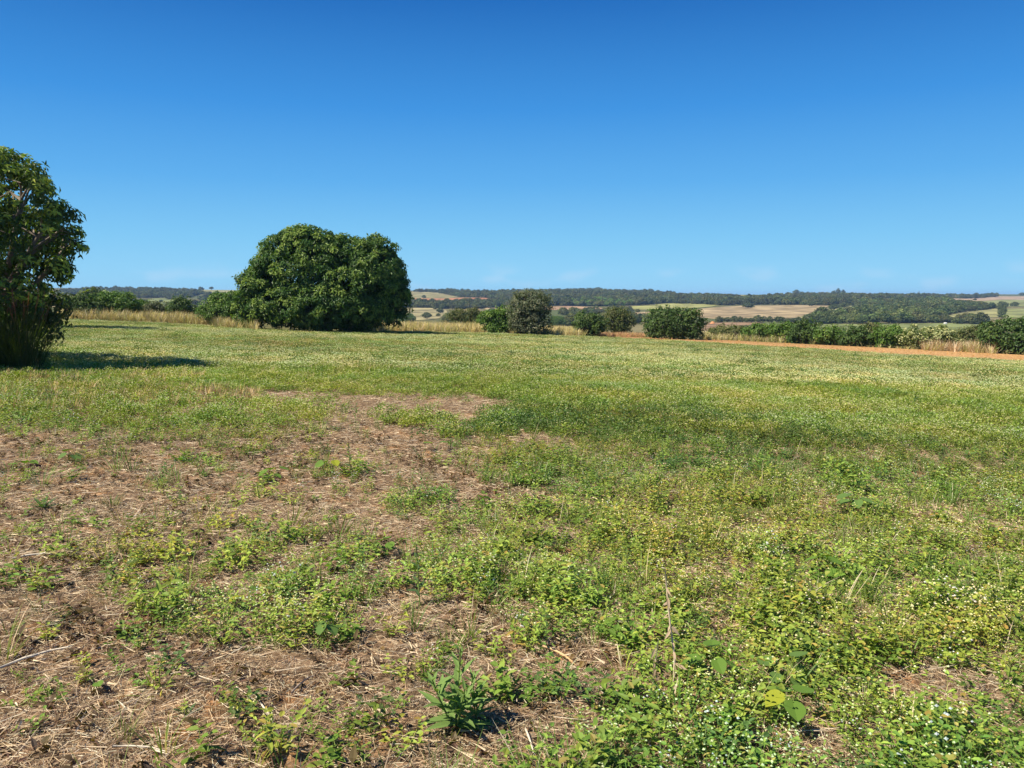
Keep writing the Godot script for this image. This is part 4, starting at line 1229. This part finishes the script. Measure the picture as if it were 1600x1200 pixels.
	rosette(Vector2(-1.27, -2.85), 8, 0.06, "small pointed rosette in the lower left straw", blue, "lance", 0.9)
	rosette(Vector2(-0.59, -2.98), 6, 0.07, "bluish rosette left of the bushy toothed weed", blue, "lance", 0.6)
	rosette(Vector2(4.93, -9.07), 9, 0.13, "dark star shaped rosette in the right weeds", blue, "strap", 0.8)
	rosette(Vector2(-3.38, -7.78), 9, 0.12, "dark rosette at the back of the left straw", blue, "lance", 0.7)
	tuft(Vector2(-3.15, -5.94), 40, 0.14, "green grass tuft beside the spiky dark rosette", Color(0.11, 0.17, 0.03), 0.1)
	tuft(Vector2(1.81, -4.12), 46, 0.3, "tall thin grass tuft on the right", Color(0.14, 0.2, 0.04), 0.25)
	tuft(Vector2(1.61, -4.24), 40, 0.28, "thin grass tuft left of the tall one on the right", Color(0.13, 0.19, 0.04), 0.3)
	tuft(Vector2(2, -3.91), 36, 0.26, "fine grass tuft right of the tall one", Color(0.14, 0.2, 0.04), 0.2)
	tuft(Vector2(-0.08, -4.52), 30, 0.22, "yellowish grass tuft at the border of straw and weeds", Color(0.2, 0.24, 0.05), 0.3)
	tuft(Vector2(-0.23, -2.57), 14, 0.12, "sparse grass blades at the bottom edge in the middle", Color(0.13, 0.2, 0.04), 0.1)
	tuft(Vector2(-9.65, -16.68), 34, 0.75, "bright green grass in front of the shaded left bush", Color(0.16, 0.23, 0.05), 0.1)
	tuft(Vector2(-2.31, -5.57), 16, 0.3, "stiff dry stubble on the straw at the left", STRAW, 1.0)
	tuft(Vector2(3.73, -19.06), 20, 0.5, "dry reddish grass stem in the far field", Color(0.3, 0.18, 0.1), 0.5)
	dry_stalk()
	var pale := Color(0.66, 0.58, 0.45)
	lying_stalk(Vector2(-2.22, -3.19), Vector2(-2.02, -3.36), 0.0055, "long pale stalk lying at the left edge", pale)
	lying_stalk(Vector2(-1.41, -2.57), Vector2(-1.22, -2.56), 0.003, "thin pale stalk lying near the bottom left", pale)
	lying_stalk(Vector2(-1.04, -2.98), Vector2(-0.9, -2.77), 0.0035, "pale stalk pointing down the lower left straw", pale)
	lying_stalk(Vector2(-3.03, -4.54), Vector2(-2.85, -4.66), 0.006, "pale stalk lying higher up at the left edge", pale)
	lying_stalk(Vector2(-0.91, -3.02), Vector2(-0.85, -3.16), 0.004, "grey stalk left of the bluish rosette", Color(0.33, 0.26, 0.2))
	lying_stalk(Vector2(0.05, -2.78), Vector2(0.08, -2.59), 0.004, "pale stalk at the bottom edge left of the green weeds", pale)
	lying_stalk(Vector2(0.15, -3.55), Vector2(0.28, -3.4), 0.005, "tan flat stalk in the straw hollow", Color(0.6, 0.42, 0.22))
	lying_stalk(Vector2(1.12, -5.36), Vector2(1.21, -5.62), 0.006, "reddish dry stalk above the tall bleached stalk", Color(0.45, 0.27, 0.18))
	lying_stalk(Vector2(-2.03, -3.11), Vector2(-1.86, -3.17), 0.003, "slim brown stalk below the long pale one", Color(0.4, 0.3, 0.2))
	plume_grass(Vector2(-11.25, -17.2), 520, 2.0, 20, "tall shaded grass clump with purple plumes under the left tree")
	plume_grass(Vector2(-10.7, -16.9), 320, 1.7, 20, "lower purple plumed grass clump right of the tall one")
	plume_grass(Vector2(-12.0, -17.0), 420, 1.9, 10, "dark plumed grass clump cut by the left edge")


# ---------------------------------------------------------------- sky
func sky_picture() -> ImageTexture:
	var w := 2048
	var h := 1024
	var im := Image.create(w, h, false, Image.FORMAT_RGBAF)
	var marks := [0.0, 1.5, 4.0, 8.0, 13.0, 20.0, 35.0, 60.0, 90.0]
	var cols := [Vector3(0.33, 0.66, 0.90), Vector3(0.29, 0.64, 0.91), Vector3(0.215, 0.565, 0.885), Vector3(0.115, 0.42, 0.83), Vector3(0.052, 0.29, 0.73), Vector3(0.018, 0.15, 0.50), Vector3(0.013, 0.11, 0.40), Vector3(0.010, 0.09, 0.34), Vector3(0.009, 0.08, 0.31)]
	var puffs := FastNoiseLite.new()
	puffs.seed = 12
	puffs.frequency = 0.03
	for y in h:
		var e := 90.0 - 180.0 * (y + 0.5) / h
		var c: Vector3 = cols[0]
		for i in marks.size() - 1:
			if e > marks[i]:
				c = cols[i].lerp(cols[i + 1], clampf((e - marks[i]) / (marks[i + 1] - marks[i]), 0, 1))
		im.fill_rect(Rect2i(0, y, w, 1), Color(c.x, c.y, c.z))
		if e > 0.0 and e < 2.6:
			for x in w:
				var a := TAU * x / w
				var n := puffs.get_noise_3d(cos(a) * 420.0, e * 26.0, sin(a) * 420.0)
				var k := smoothstep(0.08, 0.5, n) * smoothstep(2.6, 1.2, e) * 0.35
				im.set_pixel(x, y, Color(lerpf(c.x, 0.52, k), lerpf(c.y, 0.72, k), lerpf(c.z, 0.92, k)))
	var wx := int((0.5 + atan2(235.0, 1208.0) / TAU) * w)
	for y in range(-8, 9):
		for x in range(-10, 11):
			var e := 90.0 - 180.0 * (447 + y + 0.5) / h
			var n := puffs.get_noise_2d(x * 9.0, y * 14.0)
			var k := 0.16 * maxf(0.0, 1.0 - Vector2(x / 4.0, y / 2.2 + x * 0.12).length()) * (1.0 + n)
			var old := im.get_pixel(wx + x, 437 + y)
			im.set_pixel(wx + x, 437 + y, old.lerp(Color(0.5, 0.68, 0.9), k))
	return ImageTexture.create_from_image(im)


func _ready() -> void:
	rng.seed = 20240611
	cover_noise.seed = 4
	cover_noise.frequency = 0.8
	band_noise.seed = 9
	band_noise.frequency = 0.09
	fine_noise.seed = 21
	fine_noise.frequency = 1.0
	# camera
	var cam := Camera3D.new()
	cam.name = "camera"
	add_child(cam)
	cam.position = Vector3(0, 1.6, 0)
	cam.rotation.x = -atan(138.0 / 1208.0)
	cam.fov = rad_to_deg(2.0 * atan(600.0 / 1208.0))
	cam.near = 0.05
	cam.far = 9000.0
	cam.current = true
	# sky, exposure, haze
	var env := Environment.new()
	env.background_mode = Environment.BG_SKY
	var sky := Sky.new()
	var pano := PanoramaSkyMaterial.new()
	pano.panorama = sky_picture()
	sky.sky_material = pano
	env.sky = sky
	env.background_energy_multiplier = 0.58
	env.tonemap_mode = Environment.TONE_MAPPER_LINEAR
	env.tonemap_exposure = 1.8
	env.fog_enabled = true
	env.fog_density = 0.00014
	env.fog_light_color = Color(0.62, 0.78, 1.0)
	env.sdfgi_enabled = true
	env.ssao_enabled = true
	env.ssil_enabled = true
	var world := WorldEnvironment.new()
	world.name = "world"
	world.environment = env
	add_child(world)
	# sun
	var sun := DirectionalLight3D.new()
	sun.name = "sun"
	add_child(sun)
	var e := deg_to_rad(52.0)
	var a := deg_to_rad(20.0)
	sun.look_at_from_position(Vector3.ZERO, Vector3(cos(e) * cos(a), -sin(e), -cos(e) * sin(a)))
	sun.light_energy = 1.6
	sun.light_color = Color(1.0, 0.96, 0.88)
	sun.light_angular_distance = 0.53
	sun.shadow_enabled = true
	# setting
	materials()
	ground_sheet()
	valley_fields()
	# trees, then the field's cover, then single plants
	far_things()
	hedge_line()
	mango_tree()
	tall_tree()
	edge_grass()
	far_cover()
	straw_cover()
	near_cover()
	single_plants()
